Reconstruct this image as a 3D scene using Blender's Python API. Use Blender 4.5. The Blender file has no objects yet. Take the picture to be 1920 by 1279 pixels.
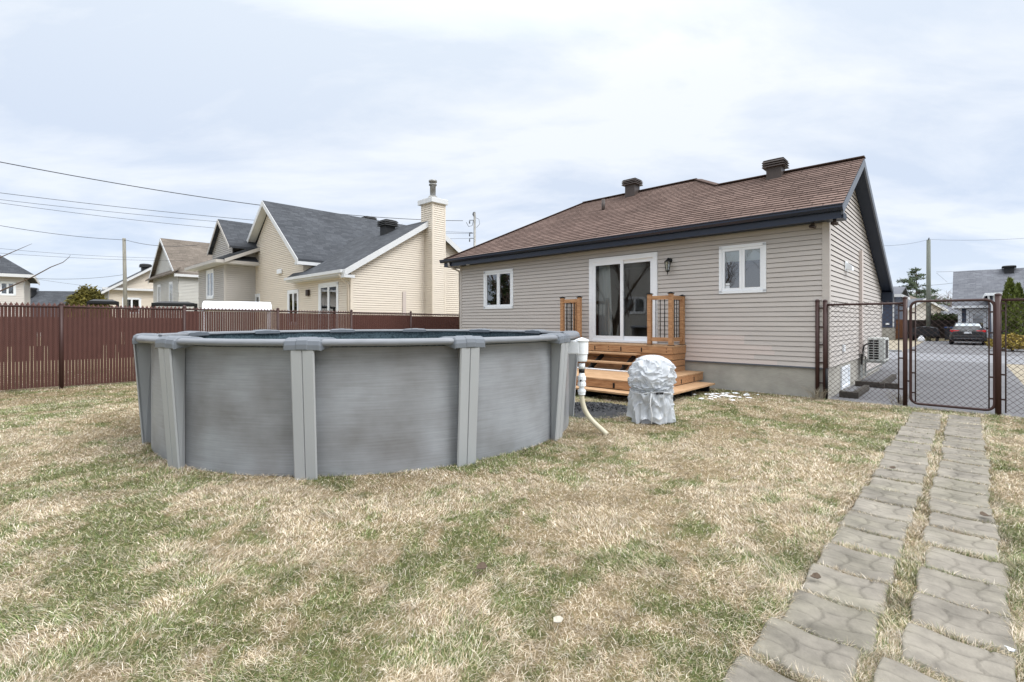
import bpy, bmesh, math, random
import numpy as np
from mathutils import Vector, Matrix
random.seed(7); np.random.seed(7)
PI = math.pi
sc = bpy.context.scene
COL = sc.collection

# ------------------------------------------------------------------ camera
F, HC, VH = 900.0, 1.5, 603.5          # focal length in photo pixels, eye height, horizon row
cam = bpy.data.cameras.new('camera'); camo = bpy.data.objects.new('camera', cam); COL.objects.link(camo)
camo.location = (0, 0, HC); camo.rotation_euler = (PI/2, 0, 0)
cam.sensor_width = 36; cam.lens = F/1920*36
cam.shift_y = -(639.5-VH)/1920
cam.clip_start = 0.05; cam.clip_end = 3000
sc.camera = camo

# ------------------------------------------------------------------ light
SUN_EL, SUN_AZ = math.radians(48), math.radians(118)      # azimuth clockwise from +Y: from the right, a little behind
wd = bpy.data.worlds.new('World'); sc.world = wd; wd.use_nodes = True
nt = wd.node_tree; nt.nodes.clear()
def wn(t, **k):
    n = nt.nodes.new(t)
    for a, v in k.items(): setattr(n, a, v)
    return n
def wl(a, b): nt.links.new(a, b)
def wmath(op, a, b=None, clamp=False):
    n = wn('ShaderNodeMath', operation=op, use_clamp=clamp)
    for i, v in enumerate((a, b)):
        if v is None: continue
        if isinstance(v, (int, float)): n.inputs[i].default_value = v
        else: wl(v, n.inputs[i])
    return n.outputs[0]
tc = wn('ShaderNodeTexCoord'); sep = wn('ShaderNodeSeparateXYZ'); wl(tc.outputs['Generated'], sep.inputs[0])
zz = wmath('MAXIMUM', sep.outputs[2], 0.0)
den = wmath('ADD', zz, 0.22)
cmb = wn('ShaderNodeCombineXYZ'); wl(wmath('DIVIDE', sep.outputs[0], den), cmb.inputs[0]); wl(wmath('DIVIDE', sep.outputs[1], den), cmb.inputs[1])
mp = wn('ShaderNodeMapping'); wl(cmb.outputs[0], mp.inputs[0]); mp.inputs['Scale'].default_value = (0.75, 1.5, 1); mp.inputs['Rotation'].default_value = (0, 0, 0.35); mp.inputs['Location'].default_value = (3.1, 1.2, 0)
n1 = wn('ShaderNodeTexNoise'); wl(mp.outputs[0], n1.inputs['Vector']); n1.inputs['Scale'].default_value = 1.3; n1.inputs['Detail'].default_value = 9; n1.inputs['Roughness'].default_value = 0.58; n1.inputs['Distortion'].default_value = 0.35
cr = wn('ShaderNodeValToRGB'); wl(n1.outputs[0], cr.inputs[0]); cr.color_ramp.elements[0].position = 0.41; cr.color_ramp.elements[1].position = 0.59
cloud = cr.outputs[0]
sky = wn('ShaderNodeTexSky', sky_type='NISHITA'); sky.sun_disc = False; sky.sun_elevation = SUN_EL; sky.sun_rotation = SUN_AZ
g0 = wn('ShaderNodeValToRGB'); wl(zz, g0.inputs[0])           # veil between the clouds
e = g0.color_ramp.elements
e[0].position = 0.0; e[0].color = (0.58, 0.65, 0.745, 1); e[1].position = 1.0; e[1].color = (1.9, 1.95, 2.0, 1)
for p, c in ((0.13, (0.505, 0.577, 0.70, 1)), (0.30, (0.53, 0.593, 0.697, 1)), (0.5, (0.60, 0.66, 0.74, 1)), (0.7, (1.35, 1.4, 1.45, 1))):
    q = e.new(p); q.color = c
g1 = wn('ShaderNodeValToRGB'); wl(zz, g1.inputs[0])           # the cloud sheet itself
e = g1.color_ramp.elements
e[0].position = 0.0; e[0].color = (0.70, 0.745, 0.82, 1); e[1].position = 1.0; e[1].color = (2.4, 2.4, 2.4, 1)
for p, c in ((0.2, (0.66, 0.70, 0.765, 1)), (0.42, (0.72, 0.75, 0.785, 1)), (0.56, (0.82, 0.84, 0.86, 1)), (0.72, (1.8, 1.82, 1.85, 1))):
    q = e.new(p); q.color = c
mx = wn('ShaderNodeMixRGB'); wl(cloud, mx.inputs[0]); wl(g0.outputs[0], mx.inputs[1]); wl(g1.outputs[0], mx.inputs[2])
sk = wn('ShaderNodeMixRGB', blend_type='MULTIPLY'); sk.inputs[0].default_value = 1; wl(sky.outputs[0], sk.inputs[1]); sk.inputs[2].default_value = (0.05, 0.05, 0.05, 1)
m2 = wn('ShaderNodeMixRGB'); m2.inputs[0].default_value = 0.86; wl(sk.outputs[0], m2.inputs[1]); wl(mx.outputs[0], m2.inputs[2])
bg = wn('ShaderNodeBackground'); wl(m2.outputs[0], bg.inputs[0]); bg.inputs[1].default_value = 1.0
wo = wn('ShaderNodeOutputWorld'); wl(bg.outputs[0], wo.inputs[0])
sun = bpy.data.lights.new('sun', 'SUN'); sun.energy = 1.5; sun.angle = math.radians(28); sun.color = (1.0, 0.99, 0.98)
suno = bpy.data.objects.new('sun', sun); COL.objects.link(suno)
sdir = Vector((math.sin(SUN_AZ)*math.cos(SUN_EL), math.cos(SUN_AZ)*math.cos(SUN_EL), math.sin(SUN_EL)))
suno.rotation_euler = sdir.to_track_quat('Z', 'Y').to_euler(); suno.location = (20, -10, 30)
sc.view_settings.view_transform = 'Standard'; sc.view_settings.look = 'None'; sc.view_settings.gamma = 1
sc.view_settings.exposure = 0.58
sc.cycles.max_bounces = 8; sc.cycles.transparent_max_bounces = 12

# ------------------------------------------------------------------ helpers
def lin(h):
    h = h.lstrip('#'); o = []
    for i in (0, 2, 4):
        c = int(h[i:i+2], 16)/255
        o.append(c/12.92 if c <= 0.04045 else ((c+0.055)/1.055)**2.4)
    return tuple(o)
def mul(c, k): return tuple(min(1, x*k) for x in c)
def at(u, Y): return ((u-960)/F*Y, Y)
def zv(v, Y): return HC-(v-VH)*Y/F
MATS = {}
def pm(name, base, rough=0.65, var=0.12, scale=4.0, stretch=(1, 1, 1), bump=0.0, metal=0.0, base2=None, detail=6, spec=0.35, bscale=None, coord='Object', tint=None, rvar=0.0):
    m = bpy.data.materials.new(name); m.use_nodes = True
    t = m.node_tree; b = t.nodes['Principled BSDF']
    tcn = t.nodes.new('ShaderNodeTexCoord'); mpn = t.nodes.new('ShaderNodeMapping'); mpn.inputs['Scale'].default_value = stretch
    t.links.new(tcn.outputs[coord], mpn.inputs[0])
    nz = t.nodes.new('ShaderNodeTexNoise'); nz.inputs['Scale'].default_value = scale; nz.inputs['Detail'].default_value = detail; nz.inputs['Roughness'].default_value = 0.6
    t.links.new(mpn.outputs[0], nz.inputs['Vector'])
    r = t.nodes.new('ShaderNodeValToRGB'); t.links.new(nz.outputs[0], r.inputs[0])
    c2 = base2 or mul(base, 1+var)
    c1 = mul(base, 1-var) if base2 is None else base
    r.color_ramp.elements[0].position = 0.3; r.color_ramp.elements[0].color = (*c1, 1)
    r.color_ramp.elements[1].position = 0.7; r.color_ramp.elements[1].color = (*c2, 1)
    col = r.outputs[0]
    t.links.new(col, b.inputs['Base Color'])
    b.inputs['Roughness'].default_value = rough; b.inputs['Metallic'].default_value = metal
    b.inputs['Specular IOR Level'].default_value = spec
    if rvar:
        mr = t.nodes.new('ShaderNodeMapRange'); t.links.new(nz.outputs[0], mr.inputs[0])
        mr.inputs[1].default_value = 0.3; mr.inputs[2].default_value = 0.7; mr.inputs[3].default_value = rough-rvar; mr.inputs[4].default_value = rough+rvar
        t.links.new(mr.outputs[0], b.inputs['Roughness'])
    if bump:
        nb = t.nodes.new('ShaderNodeTexNoise'); nb.inputs['Scale'].default_value = bscale or scale*4; nb.inputs['Detail'].default_value = 4
        t.links.new(mpn.outputs[0], nb.inputs['Vector'])
        bp = t.nodes.new('ShaderNodeBump'); bp.inputs['Strength'].default_value = bump; bp.inputs['Distance'].default_value = 0.02
        t.links.new(nb.outputs[0], bp.inputs['Height']); t.links.new(bp.outputs[0], b.inputs['Normal'])
    MATS[name] = m
    return m
def N(m, t): return m.node_tree.nodes.new(t)
def LK(m, a, b): m.node_tree.links.new(a, b)

class MB:
    def __init__(s): s.v = []; s.f = []; s.uv = []; s.smooth = []
    def add(s, verts, faces, uvs=None, smooth=False):
        o = len(s.v); s.v.extend([tuple(p) for p in verts])
        for i, fc in enumerate(faces):
            s.f.append(tuple(o+k for k in fc)); s.smooth.append(smooth)
            s.uv.append(uvs[i] if uvs else None)
        return s
    def box(s, x0, x1, y0, y1, z0, z1):
        v = [(x0,y0,z0),(x1,y0,z0),(x1,y1,z0),(x0,y1,z0),(x0,y0,z1),(x1,y0,z1),(x1,y1,z1),(x0,y1,z1)]
        return s.add(v, [(3,2,1,0),(4,5,6,7),(0,1,5,4),(1,2,6,5),(2,3,7,6),(3,0,4,7)])
    def beam(s, a, b, w, h, up=(0,0,1)):
        a = Vector(a); b = Vector(b); d = (b-a).normalized(); u = Vector(up)
        r = d.cross(u)
        if r.length < 1e-5: r = d.cross(Vector((0,1,0)))
        r.normalize(); u = r.cross(d).normalized(); r = r*w/2; u = u*h/2
        v = [a-r-u, a+r-u, a+r+u, a-r+u, b-r-u, b+r-u, b+r+u, b-r+u]
        return s.add(v, [(3,2,1,0),(4,5,6,7),(0,1,5,4),(1,2,6,5),(2,3,7,6),(3,0,4,7)])
    def tube(s, pts, r, n=8, caps=True, smooth=True):
        pts = [Vector(p) for p in pts]; rs = r if isinstance(r, (list, tuple)) else [r]*len(pts)
        V = []; prev = None
        for i, p in enumerate(pts):
            d = (pts[min(i+1, len(pts)-1)]-pts[max(i-1, 0)])
            d = d.normalized() if d.length > 1e-9 else Vector((0,0,1))
            if prev is None:
                a = d.orthogonal().normalized()
            else:
                a = prev - d*prev.dot(d)
                a = a.normalized() if a.length > 1e-6 else d.orthogonal().normalized()
            prev = a; b = d.cross(a)
            for k in range(n):
                t = 2*PI*k/n; V.append(p+(a*math.cos(t)+b*math.sin(t))*rs[i])
        Fc = []
        for i in range(len(pts)-1):
            for k in range(n):
                k2 = (k+1) % n
                Fc.append((i*n+k, i*n+k2, (i+1)*n+k2, (i+1)*n+k))
        s.add(V, Fc, smooth=smooth)
        if caps:
            o = len(s.v)-len(V)
            s.f.append(tuple(o+k for k in reversed(range(n)))); s.uv.append(None); s.smooth.append(False)
            s.f.append(tuple(o+(len(pts)-1)*n+k for k in range(n))); s.uv.append(None); s.smooth.append(False)
        return s
    def lathe(s, prof, c=(0,0,0), n=24, smooth=True, a0=0, a1=2*PI):
        V = []; full = abs(a1-a0-2*PI) < 1e-6; m = n if full else n+1
        for (r, z) in prof:
            for k in range(m):
                t = a0+(a1-a0)*k/n; V.append((c[0]+r*math.cos(t), c[1]+r*math.sin(t), c[2]+z))
        Fc = []
        for i in range(len(prof)-1):
            for k in range(n):
                k2 = (k+1) % m if full else k+1
                Fc.append((i*m+k, i*m+k2, (i+1)*m+k2, (i+1)*m+k))
        return s.add(V, Fc, smooth=smooth)
    def prism(s, poly, O, U, V, D):
        """extrude 2-D polygon (in U,V from O) along D"""
        O = Vector(O); U = Vector(U); V = Vector(V); D = Vector(D); n = len(poly)
        A = [O+U*p[0]+V*p[1] for p in poly]; B = [p+D for p in A]
        fs = [tuple(range(n-1, -1, -1)), tuple(range(n, 2*n))]+[(i, (i+1) % n, n+(i+1) % n, n+i) for i in range(n)]
        if U.cross(V).dot(D) < 0: fs = [tuple(reversed(q)) for q in fs]
        return s.add(A+B, fs)
    def quad(s, a, b, c, d, uv=None): return s.add([a,b,c,d], [(0,1,2,3)], [uv] if uv else None)
    def lap(s, loops, O, U, V, Nn, pitch, lip, off=0.0, groove=0.0, gd=0.014):
        """overlapping courses (siding, shingles) filling polygon loops (even-odd) in the plane O,U,V; Nn points outward"""
        O = Vector(O); U = Vector(U); V = Vector(V); Nn = Vector(Nn)
        segs = []; vs = set()
        for L in loops:
            for i in range(len(L)):
                a, b = L[i], L[(i+1) % len(L)]; segs.append((a, b)); vs.add(round(a[1], 5))
        lo, hi = min(vs), max(vs); k = math.floor((lo-off)/pitch)
        while off+k*pitch < hi:
            if off+k*pitch > lo: vs.add(round(off+k*pitch, 5))
            if groove and lo < off+(k+1-groove)*pitch < hi: vs.add(round(off+(k+1-groove)*pitch, 5))
            k += 1
        vs = sorted(vs)
        def cross(v):
            xs = []
            for a, b in segs:
                if (a[1]-v)*(b[1]-v) < 0: xs.append(a[0]+(b[0]-a[0])*(v-a[1])/(b[1]-a[1]))
            return sorted(xs)
        def dep(v, up):
            fr = ((v-off)/pitch); fr = fr-math.floor(fr+ (1e-6 if not up else -1e-6)); fr = min(max(fr, 0), 1)
            return lip*(1-fr)+0.001
        def ledge(A, v, d0, d1):
            for i in range(0, len(A)-1, 2):
                q = [O+U*A[i]+V*v+Nn*d0, O+U*A[i+1]+V*v+Nn*d0, O+U*A[i+1]+V*v+Nn*d1, O+U*A[i]+V*v+Nn*d1]
                fc = (0,1,2,3) if (U.cross(V).dot(Nn) > 0) == (d1 > d0) else (3,2,1,0)
                s.add(q, [fc], [[(A[i], v-0.002)]*4])
        for va, vb in zip(vs[:-1], vs[1:]):
            if vb-va < 1e-4: continue
            e2 = (vb-va)*0.001; A = cross(va+e2); B = cross(vb-e2)
            if len(A) != len(B): continue
            da, db = dep(va, False), dep(vb, True)
            start = abs(((va-off)/pitch)-round((va-off)/pitch)) < 1e-3
            if groove:
                fm = ((va+vb)/2-off)/pitch; fm -= math.floor(fm)
                if fm > 1-groove:
                    ledge(A, va, da, -gd); ledge(B, vb, -gd, lip+0.001); da = db = -gd; start = False
            for i in range(0, len(A)-1, 2):
                p = [O+U*A[i]+V*va+Nn*da, O+U*A[i+1]+V*va+Nn*da, O+U*B[i+1]+V*vb+Nn*db, O+U*B[i]+V*vb+Nn*db]
                uv = [(A[i], va), (A[i+1], va), (B[i+1], vb-1e-4), (B[i], vb-1e-4)]
                fc = (0,1,2,3)
                if U.cross(V).dot(Nn) < 0: fc = (3,2,1,0); uv = uv[::-1]
                s.add(p, [fc], [uv])
                if start:
                    q = [O+U*A[i]+V*va, O+U*A[i+1]+V*va, O+U*A[i+1]+V*va+Nn*da, O+U*A[i]+V*va+Nn*da]
                    fc = (0,1,2,3) if U.cross(V).dot(Nn) > 0 else (3,2,1,0)
                    s.add(q, [fc], [[(A[i], va-0.002)]*4])
        return s
    def build(s, name, mat, parent=None, bevel=0.0, smooth=False):
        me = bpy.data.meshes.new(name); me.from_pydata(s.v, [], s.f)
        if any(u is not None for u in s.uv):
            ul = me.uv_layers.new(name='UVMap'); i = 0; flat = []
            for fc, u in zip(s.f, s.uv):
                if u is None: flat += [(s.v[k][0], s.v[k][2]) for k in fc]
                else: flat += list(u)
            ul.data.foreach_set('uv', [c for p in flat for c in p])
        me.polygons.foreach_set('use_smooth', [bool(a) or smooth for a in s.smooth])
        if isinstance(mat, str): mat = MATS[mat]
        me.materials.append(mat); me.update()
        o = bpy.data.objects.new(name, me); COL.objects.link(o)
        if parent is not None: o.parent = parent
        if bevel:
            md = o.modifiers.new('bevel', 'BEVEL'); md.width = bevel; md.segments = 2; md.limit_method = 'ANGLE'; md.angle_limit = math.radians(40)
        return o
def tag(o, label=None, cat=None, group=None, kind=None):
    if label: o['label'] = label
    if cat: o['category'] = cat
    if group: o['group'] = group
    if kind: o['kind'] = kind
    return o
def thing(name, label, cat, loc=(0,0,0), rz=0, group=None):
    o = bpy.data.objects.new(name, None); COL.objects.link(o); o.location = loc; o.rotation_euler = (0,0,rz); o.empty_display_size = 0.2
    return tag(o, label, cat, group)

# frame of the houses (all stand square to the same street)
CX, CY = 6.18, 9.375
DX = Vector((0.7257, -0.6880, 0)); DY = Vector((0.6880, 0.7257, 0)); RZ = math.atan2(-0.6880, 0.7257)
def L(x, y, z=0): return Vector((CX, CY, 0))+DX*x+DY*y+Vector((0,0,z))
def tol(X, Y): d = Vector((X-CX, Y-CY, 0)); return d.dot(DX), d.dot(DY)

# value noise used for lawn patches
_rng = np.random.RandomState(3); _lat = _rng.rand(256, 256)
def vnoise(x, y, s):
    x = x*s+37.3; y = y*s+11.7; xi = np.floor(x).astype(int); yi = np.floor(y).astype(int); fx = x-xi; fy = y-yi
    fx = fx*fx*(3-2*fx); fy = fy*fy*(3-2*fy)
    g = lambda a, b: _lat[a % 256, b % 256]
    return (g(xi,yi)*(1-fx)+g(xi+1,yi)*fx)*(1-fy)+(g(xi,yi+1)*(1-fx)+g(xi+1,yi+1)*fx)*fy
def fbm(x, y, s, n=4):
    o = 0; a = 1; t = 0
    for i in range(n): o = o+a*vnoise(x+i*5.2, y-i*3.1, s*2**i); t += a; a *= 0.55
    return o/t

# ------------------------------------------------------------------ materials
pm('siding', lin('#c0bab5'), rough=0.5, var=0.05, scale=1.3, stretch=(1,1,6), spec=0.3)
pm('siding_new', lin('#cabfb9'), rough=0.5, var=0.03, scale=1.3, spec=0.3)
pm('siding_cream', lin('#e2d8c9'), rough=0.5, var=0.04, scale=1, stretch=(1,1,6), spec=0.3)
pm('siding_taupe', lin('#b8b4af'), rough=0.5, var=0.05, scale=1, spec=0.3)
pm('siding_grey', lin('#c8c7c2'), rough=0.5, var=0.05, scale=1, spec=0.3)
pm('siding_pale', lin('#dad5d0'), rough=0.5, var=0.04, scale=1, spec=0.3)
pm('siding_blue', lin('#465065'), rough=0.55, var=0.06, scale=1, spec=0.3)
pm('white_vinyl', lin('#eef2f7'), rough=0.35, var=0.02, scale=2, spec=0.4)
pm('white_trim', lin('#d6d8da'), rough=0.45, var=0.04, scale=2, spec=0.4)
pm('navy_metal', lin('#1c263a'), rough=0.3, var=0.08, scale=2, spec=0.5)
pm('navy_soffit', lin('#212a39'), rough=0.5, var=0.06, scale=3)
pm('grey_metal', lin('#5a5f68'), rough=0.4, var=0.06, scale=3)
pm('concrete', lin('#a5a29a'), rough=0.9, var=0.2, scale=1.6, stretch=(1,1,1.6), bump=0.25, bscale=30)
pm('vent_brown', lin('#4c4441'), rough=0.45, var=0.08, scale=6)
pm('vent_black', lin('#2a2b2d'), rough=0.5, var=0.1, scale=6)
pm('cedar_wood', lin('#8e6646'), rough=0.7, var=0.22, scale=3.5, stretch=(1.2,9,9), base2=lin('#c1966e'), bump=0.15)
pm('deck_board', lin('#987450'), rough=0.75, var=0.2, scale=3.0, stretch=(1.2,9,9), base2=lin('#cba987'), bump=0.15)
pm('black_metal', lin('#17181a'), rough=0.45, var=0.1, scale=5)
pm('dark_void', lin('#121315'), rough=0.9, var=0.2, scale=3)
pm('brown_fence', lin('#432e2b'), rough=0.45, var=0.08, scale=3, spec=0.35)
pm('brown_slat', lin('#583a34'), rough=0.5, var=0.08, scale=6, spec=0.3)
pm('fence_wire', lin('#6c4c46'), rough=0.5, var=0.06)
pm('chain_wire', lin('#3b2b28'), rough=0.5, var=0.1, scale=3)
pm('asphalt', lin('#6e6e71'), rough=0.9, var=0.14, scale=0.9, bump=0.3, bscale=160, detail=8)
pm('street_asphalt', lin('#838488'), rough=0.9, var=0.10, scale=0.5, bump=0.2, bscale=100, detail=8)
pm('kerb_stone', lin('#a5a6a6'), rough=0.9, var=0.12, scale=3)
pm('wood_pole', lin('#8d8a80'), rough=0.85, var=0.2, scale=3, stretch=(6,6,0.6), bump=0.3)
pm('pole_green', lin('#777b73'), rough=0.85, var=0.15, scale=3, stretch=(6,6,0.6))
pm('wire', lin('#34363a'), rough=0.6, var=0.05)
pm('bark', lin('#5a4f45'), rough=0.9, var=0.25, scale=6, stretch=(3,3,0.6), bump=0.4)
pm('twig', lin('#6b5c52'), rough=0.9, var=0.2, scale=4)
pm('snow', lin('#edf1f6'), rough=0.7, var=0.03, scale=8, bump=0.3)
pm('white_plastic', lin('#eff4f9'), rough=0.3, var=0.02, spec=0.5)
pm('hose_cream', lin('#c9c2ab'), rough=0.4, var=0.05, scale=6)
pm('old_timber', lin('#47433e'), rough=0.9, var=0.25, scale=4, stretch=(1,8,8), bump=0.4)
pm('black_plastic', lin('#1b1c1f'), rough=0.45, var=0.15, scale=6)
pm('tarp_black', lin('#1d1e22'), rough=0.5, var=0.2, scale=3, bump=0.4, bscale=5)
pm('blue_plastic', lin('#465a90'), rough=0.4, var=0.06)
pm('bin_grey', lin('#33363d'), rough=0.5, var=0.1)
pm('car_paint', lin('#16191f'), rough=0.18, var=0.05, spec=0.7)
pm('tyre', lin('#18181a'), rough=0.8, var=0.1)
pm('rim_metal', lin('#9a9c9f'), rough=0.3, metal=0.8, var=0.05)
pm('red_lens', lin('#cf1620'), rough=0.15, var=0.15, scale=12, spec=0.6)
pm('plate_white', lin('#d9dde2'), rough=0.4, var=0.03)
pm('dark_wood_fence', lin('#3a322f'), rough=0.8, var=0.15, scale=3, stretch=(8,8,0.6))
pm('tan_wood_fence', lin('#7c553c'), rough=0.8, var=0.2, scale=3, stretch=(8,8,0.6))
pm('room_wall', lin('#6c675f'), rough=0.9, var=0.05)
pm('room_floor', lin('#5b4635'), rough=0.4, var=0.15, scale=3, stretch=(1,8,1))
pm('curtain_cloth', lin('#d2d6d6'), rough=0.9, var=0.06, scale=8, stretch=(6,6,0.4))
pm('table_wood', lin('#3c2a22'), rough=0.4, var=0.15, scale=3)
pm('chair_shell', lin('#a9adb1'), rough=0.5, var=0.04)
pm('chair_leg', lin('#b58c60'), rough=0.6, var=0.1)
pm('blind_cloth', lin('#d8dad6'), rough=0.9, var=0.05)
pm('mulch', lin('#232427'), rough=0.45, var=0.5, scale=20, base2=lin('#4a4c50'))
pm('liner', lin('#1c2b33'), rough=0.3, scale=38, base2=lin('#60737c'), bump=0.0, detail=3)
pm('cap_resin', lin('#6d737b'), rough=0.35, var=0.06, scale=4, spec=0.5)
pm('upright_resin', lin('#a3a6a8'), rough=0.4, var=0.05, scale=2, stretch=(1,1,0.4), spec=0.4)
pm('rail_resin', lin('#7b7f85'), rough=0.35, var=0.14, scale=6, stretch=(1,1,10), spec=0.5)
pm('leaf_brown', lin('#5a4c3f'), rough=0.8, var=0.2, scale=10)
pm('canopy_white', lin('#e6e9ee'), rough=0.6, var=0.02)
pm('ac_white', lin('#c9ccc9'), rough=0.45, var=0.04)
pm('camera_brown', lin('#3a2e29'), rough=0.4, var=0.1)
pm('pump_base', lin('#8e9196'), rough=0.6, var=0.1)
pm('stone_cream', lin('#b9b3a5'), rough=0.9, var=0.2, scale=5)

def foliage(name, c1, c2):
    m = pm(name, c1, rough=0.75, base2=c2, scale=2.2, detail=4, spec=0.2)
    return m
foliage('pine_needles', mul(lin('#56644f'), 0.8), mul(lin('#76836d'), 0.9))
foliage('cedar_leaves', lin('#3c4724'), lin('#66702f'))
foliage('hedge_leaves', lin('#2b3620'), lin('#4b5a30'))
foliage('olive_leaves', lin('#4c4a26'), lin('#7c7438'))
foliage('golden_leaves', lin('#7d6a30'), lin('#a2914a'))

def shingle(name, c1, c2, row=0.14, w=0.32, line=0.0):
    m = bpy.data.materials.new(name); m.use_nodes = True; b = m.node_tree.nodes['Principled BSDF']
    uv = N(m, 'ShaderNodeUVMap'); br = N(m, 'ShaderNodeTexBrick'); LK(m, uv.outputs[0], br.inputs['Vector'])
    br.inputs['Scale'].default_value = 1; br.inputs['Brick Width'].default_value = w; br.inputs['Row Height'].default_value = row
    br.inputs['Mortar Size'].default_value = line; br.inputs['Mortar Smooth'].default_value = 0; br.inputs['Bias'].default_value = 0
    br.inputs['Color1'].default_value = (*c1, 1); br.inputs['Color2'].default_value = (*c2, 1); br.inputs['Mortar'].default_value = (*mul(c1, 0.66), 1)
    br.offset = 0.37; br.offset_frequency = 3; br.squash = 1.3; br.squash_frequency = 2
    nz = N(m, 'ShaderNodeTexNoise'); LK(m, uv.outputs[0], nz.inputs['Vector']); nz.inputs['Scale'].default_value = 60; nz.inputs['Detail'].default_value = 3
    n2 = N(m, 'ShaderNodeTexNoise'); LK(m, uv.outputs[0], n2.inputs['Vector']); n2.inputs['Scale'].default_value = 0.7; n2.inputs['Detail'].default_value = 4
    ad = N(m, 'ShaderNodeMath'); ad.operation = 'ADD'; LK(m, nz.outputs[0], ad.inputs[0]); LK(m, n2.outputs[0], ad.inputs[1])
    mr = N(m, 'ShaderNodeMapRange'); LK(m, ad.outputs[0], mr.inputs[0]); mr.inputs[1].default_value = 0.6; mr.inputs[2].default_value = 1.4; mr.inputs[3].default_value = 0.72; mr.inputs[4].default_value = 1.28
    mu = N(m, 'ShaderNodeMixRGB'); mu.blend_type = 'MULTIPLY'; mu.inputs[0].default_value = 1; LK(m, br.outputs[0], mu.inputs[1]); LK(m, mr.outputs[0], mu.inputs[2])
    LK(m, mu.outputs[0], b.inputs['Base Color']); b.inputs['Roughness'].default_value = 0.9; b.inputs['Specular IOR Level'].default_value = 0.2
    MATS[name] = m
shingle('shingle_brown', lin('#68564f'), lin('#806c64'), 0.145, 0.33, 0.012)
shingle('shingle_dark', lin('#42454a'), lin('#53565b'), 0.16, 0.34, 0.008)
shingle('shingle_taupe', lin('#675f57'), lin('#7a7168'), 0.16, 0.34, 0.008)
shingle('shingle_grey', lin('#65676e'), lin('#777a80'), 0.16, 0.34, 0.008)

def glass(name, refl, tint=(0.75, 0.8, 0.8)):
    m = bpy.data.materials.new(name); m.use_nodes = True; t = m.node_tree; t.nodes.clear()
    o = t.nodes.new('ShaderNodeOutputMaterial'); mxs = t.nodes.new('ShaderNodeMixShader')
    tr = t.nodes.new('ShaderNodeBsdfTransparent'); tr.inputs[0].default_value = (*tint, 1)
    gl = t.nodes.new('ShaderNodeBsdfGlossy'); gl.inputs['Roughness'].default_value = 0.005; gl.inputs[0].default_value = (0.95, 0.97, 1, 1)
    lw = t.nodes.new('ShaderNodeFresnel'); lw.inputs[0].default_value = 1.5
    mr = t.nodes.new('ShaderNodeMath'); mr.operation = 'ADD'; mr.inputs[1].default_value = refl; mr.use_clamp = True
    t.links.new(lw.outputs[0], mr.inputs[0]); t.links.new(mr.outputs[0], mxs.inputs[0]); t.links.new(tr.outputs[0], mxs.inputs[1]); t.links.new(gl.outputs[0], mxs.inputs[2]); t.links.new(mxs.outputs[0], o.inputs[0])
    MATS[name] = m
glass('glass', 0.16); glass('door_glass', 0.06, (0.8, 0.82, 0.82))

def sheet_plastic():
    m = pm('plastic_sheet', lin('#dbe0e6'), rough=0.22, var=0.05, scale=3, spec=0.5)
    b = m.node_tree.nodes['Principled BSDF']
    b.inputs['Transmission Weight'].default_value = 0.0
    t = m.node_tree; out = [n for n in t.nodes if n.type == 'OUTPUT_MATERIAL'][0]
    tl = N(m, 'ShaderNodeBsdfTranslucent'); tl.inputs[0].default_value = (0.9, 0.92, 0.95, 1)
    tr = N(m, 'ShaderNodeBsdfTransparent')
    m1 = N(m, 'ShaderNodeMixShader'); m1.inputs[0].default_value = 0.3; LK(m, b.outputs[0], m1.inputs[1]); LK(m, tl.outputs[0], m1.inputs[2])
    m2_ = N(m, 'ShaderNodeMixShader'); m2_.inputs[0].default_value = 0.16; LK(m, m1.outputs[0], m2_.inputs[1]); LK(m, tr.outputs[0], m2_.inputs[2])
    LK(m, m2_.outputs[0], out.inputs[0])
sheet_plastic()

def pool_wall_mat():
    m = bpy.data.materials.new('pool_wall'); m.use_nodes = True; b = m.node_tree.nodes['Principled BSDF']
    uv = N(m, 'ShaderNodeUVMap'); mp1 = N(m, 'ShaderNodeMapping'); LK(m, uv.outputs[0], mp1.inputs[0]); mp1.inputs['Scale'].default_value = (2.4, 60, 1)
    nz = N(m, 'ShaderNodeTexNoise'); LK(m, mp1.outputs[0], nz.inputs['Vector']); nz.inputs['Scale'].default_value = 1.0; nz.inputs['Detail'].default_value = 8; nz.inputs['Roughness'].default_value = 0.62
    n2 = N(m, 'ShaderNodeTexNoise'); LK(m, uv.outputs[0], n2.inputs['Vector']); n2.inputs['Scale'].default_value = 1.05; n2.inputs['Detail'].default_value = 6
    r = N(m, 'ShaderNodeValToRGB'); LK(m, nz.outputs[0], r.inputs[0])
    r.color_ramp.elements[0].position = 0.28; r.color_ramp.elements[0].color = (*lin('#85888b'), 1)
    r.color_ramp.elements[1].position = 0.72; r.color_ramp.elements[1].color = (*lin('#979ba0'), 1)
    r2 = N(m, 'ShaderNodeValToRGB'); LK(m, n2.outputs[0], r2.inputs[0])
    r2.color_ramp.elements[0].position = 0.3; r2.color_ramp.elements[0].color = (0.58, 0.545, 0.515, 1)
    r2.color_ramp.elements[1].position = 0.58; r2.color_ramp.elements[1].color = (1.1, 1.1, 1.11, 1)
    mu = N(m, 'ShaderNodeMixRGB'); mu.blend_type = 'MULTIPLY'; mu.inputs[0].default_value = 1; LK(m, r.outputs[0], mu.inputs[1]); LK(m, r2.outputs[0], mu.inputs[2])
    LK(m, mu.outputs[0], b.inputs['Base Color']); b.inputs['Roughness'].default_value = 0.42; b.inputs['Specular IOR Level'].default_value = 0.4
    MATS['pool_wall'] = m
pool_wall_mat()

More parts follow.
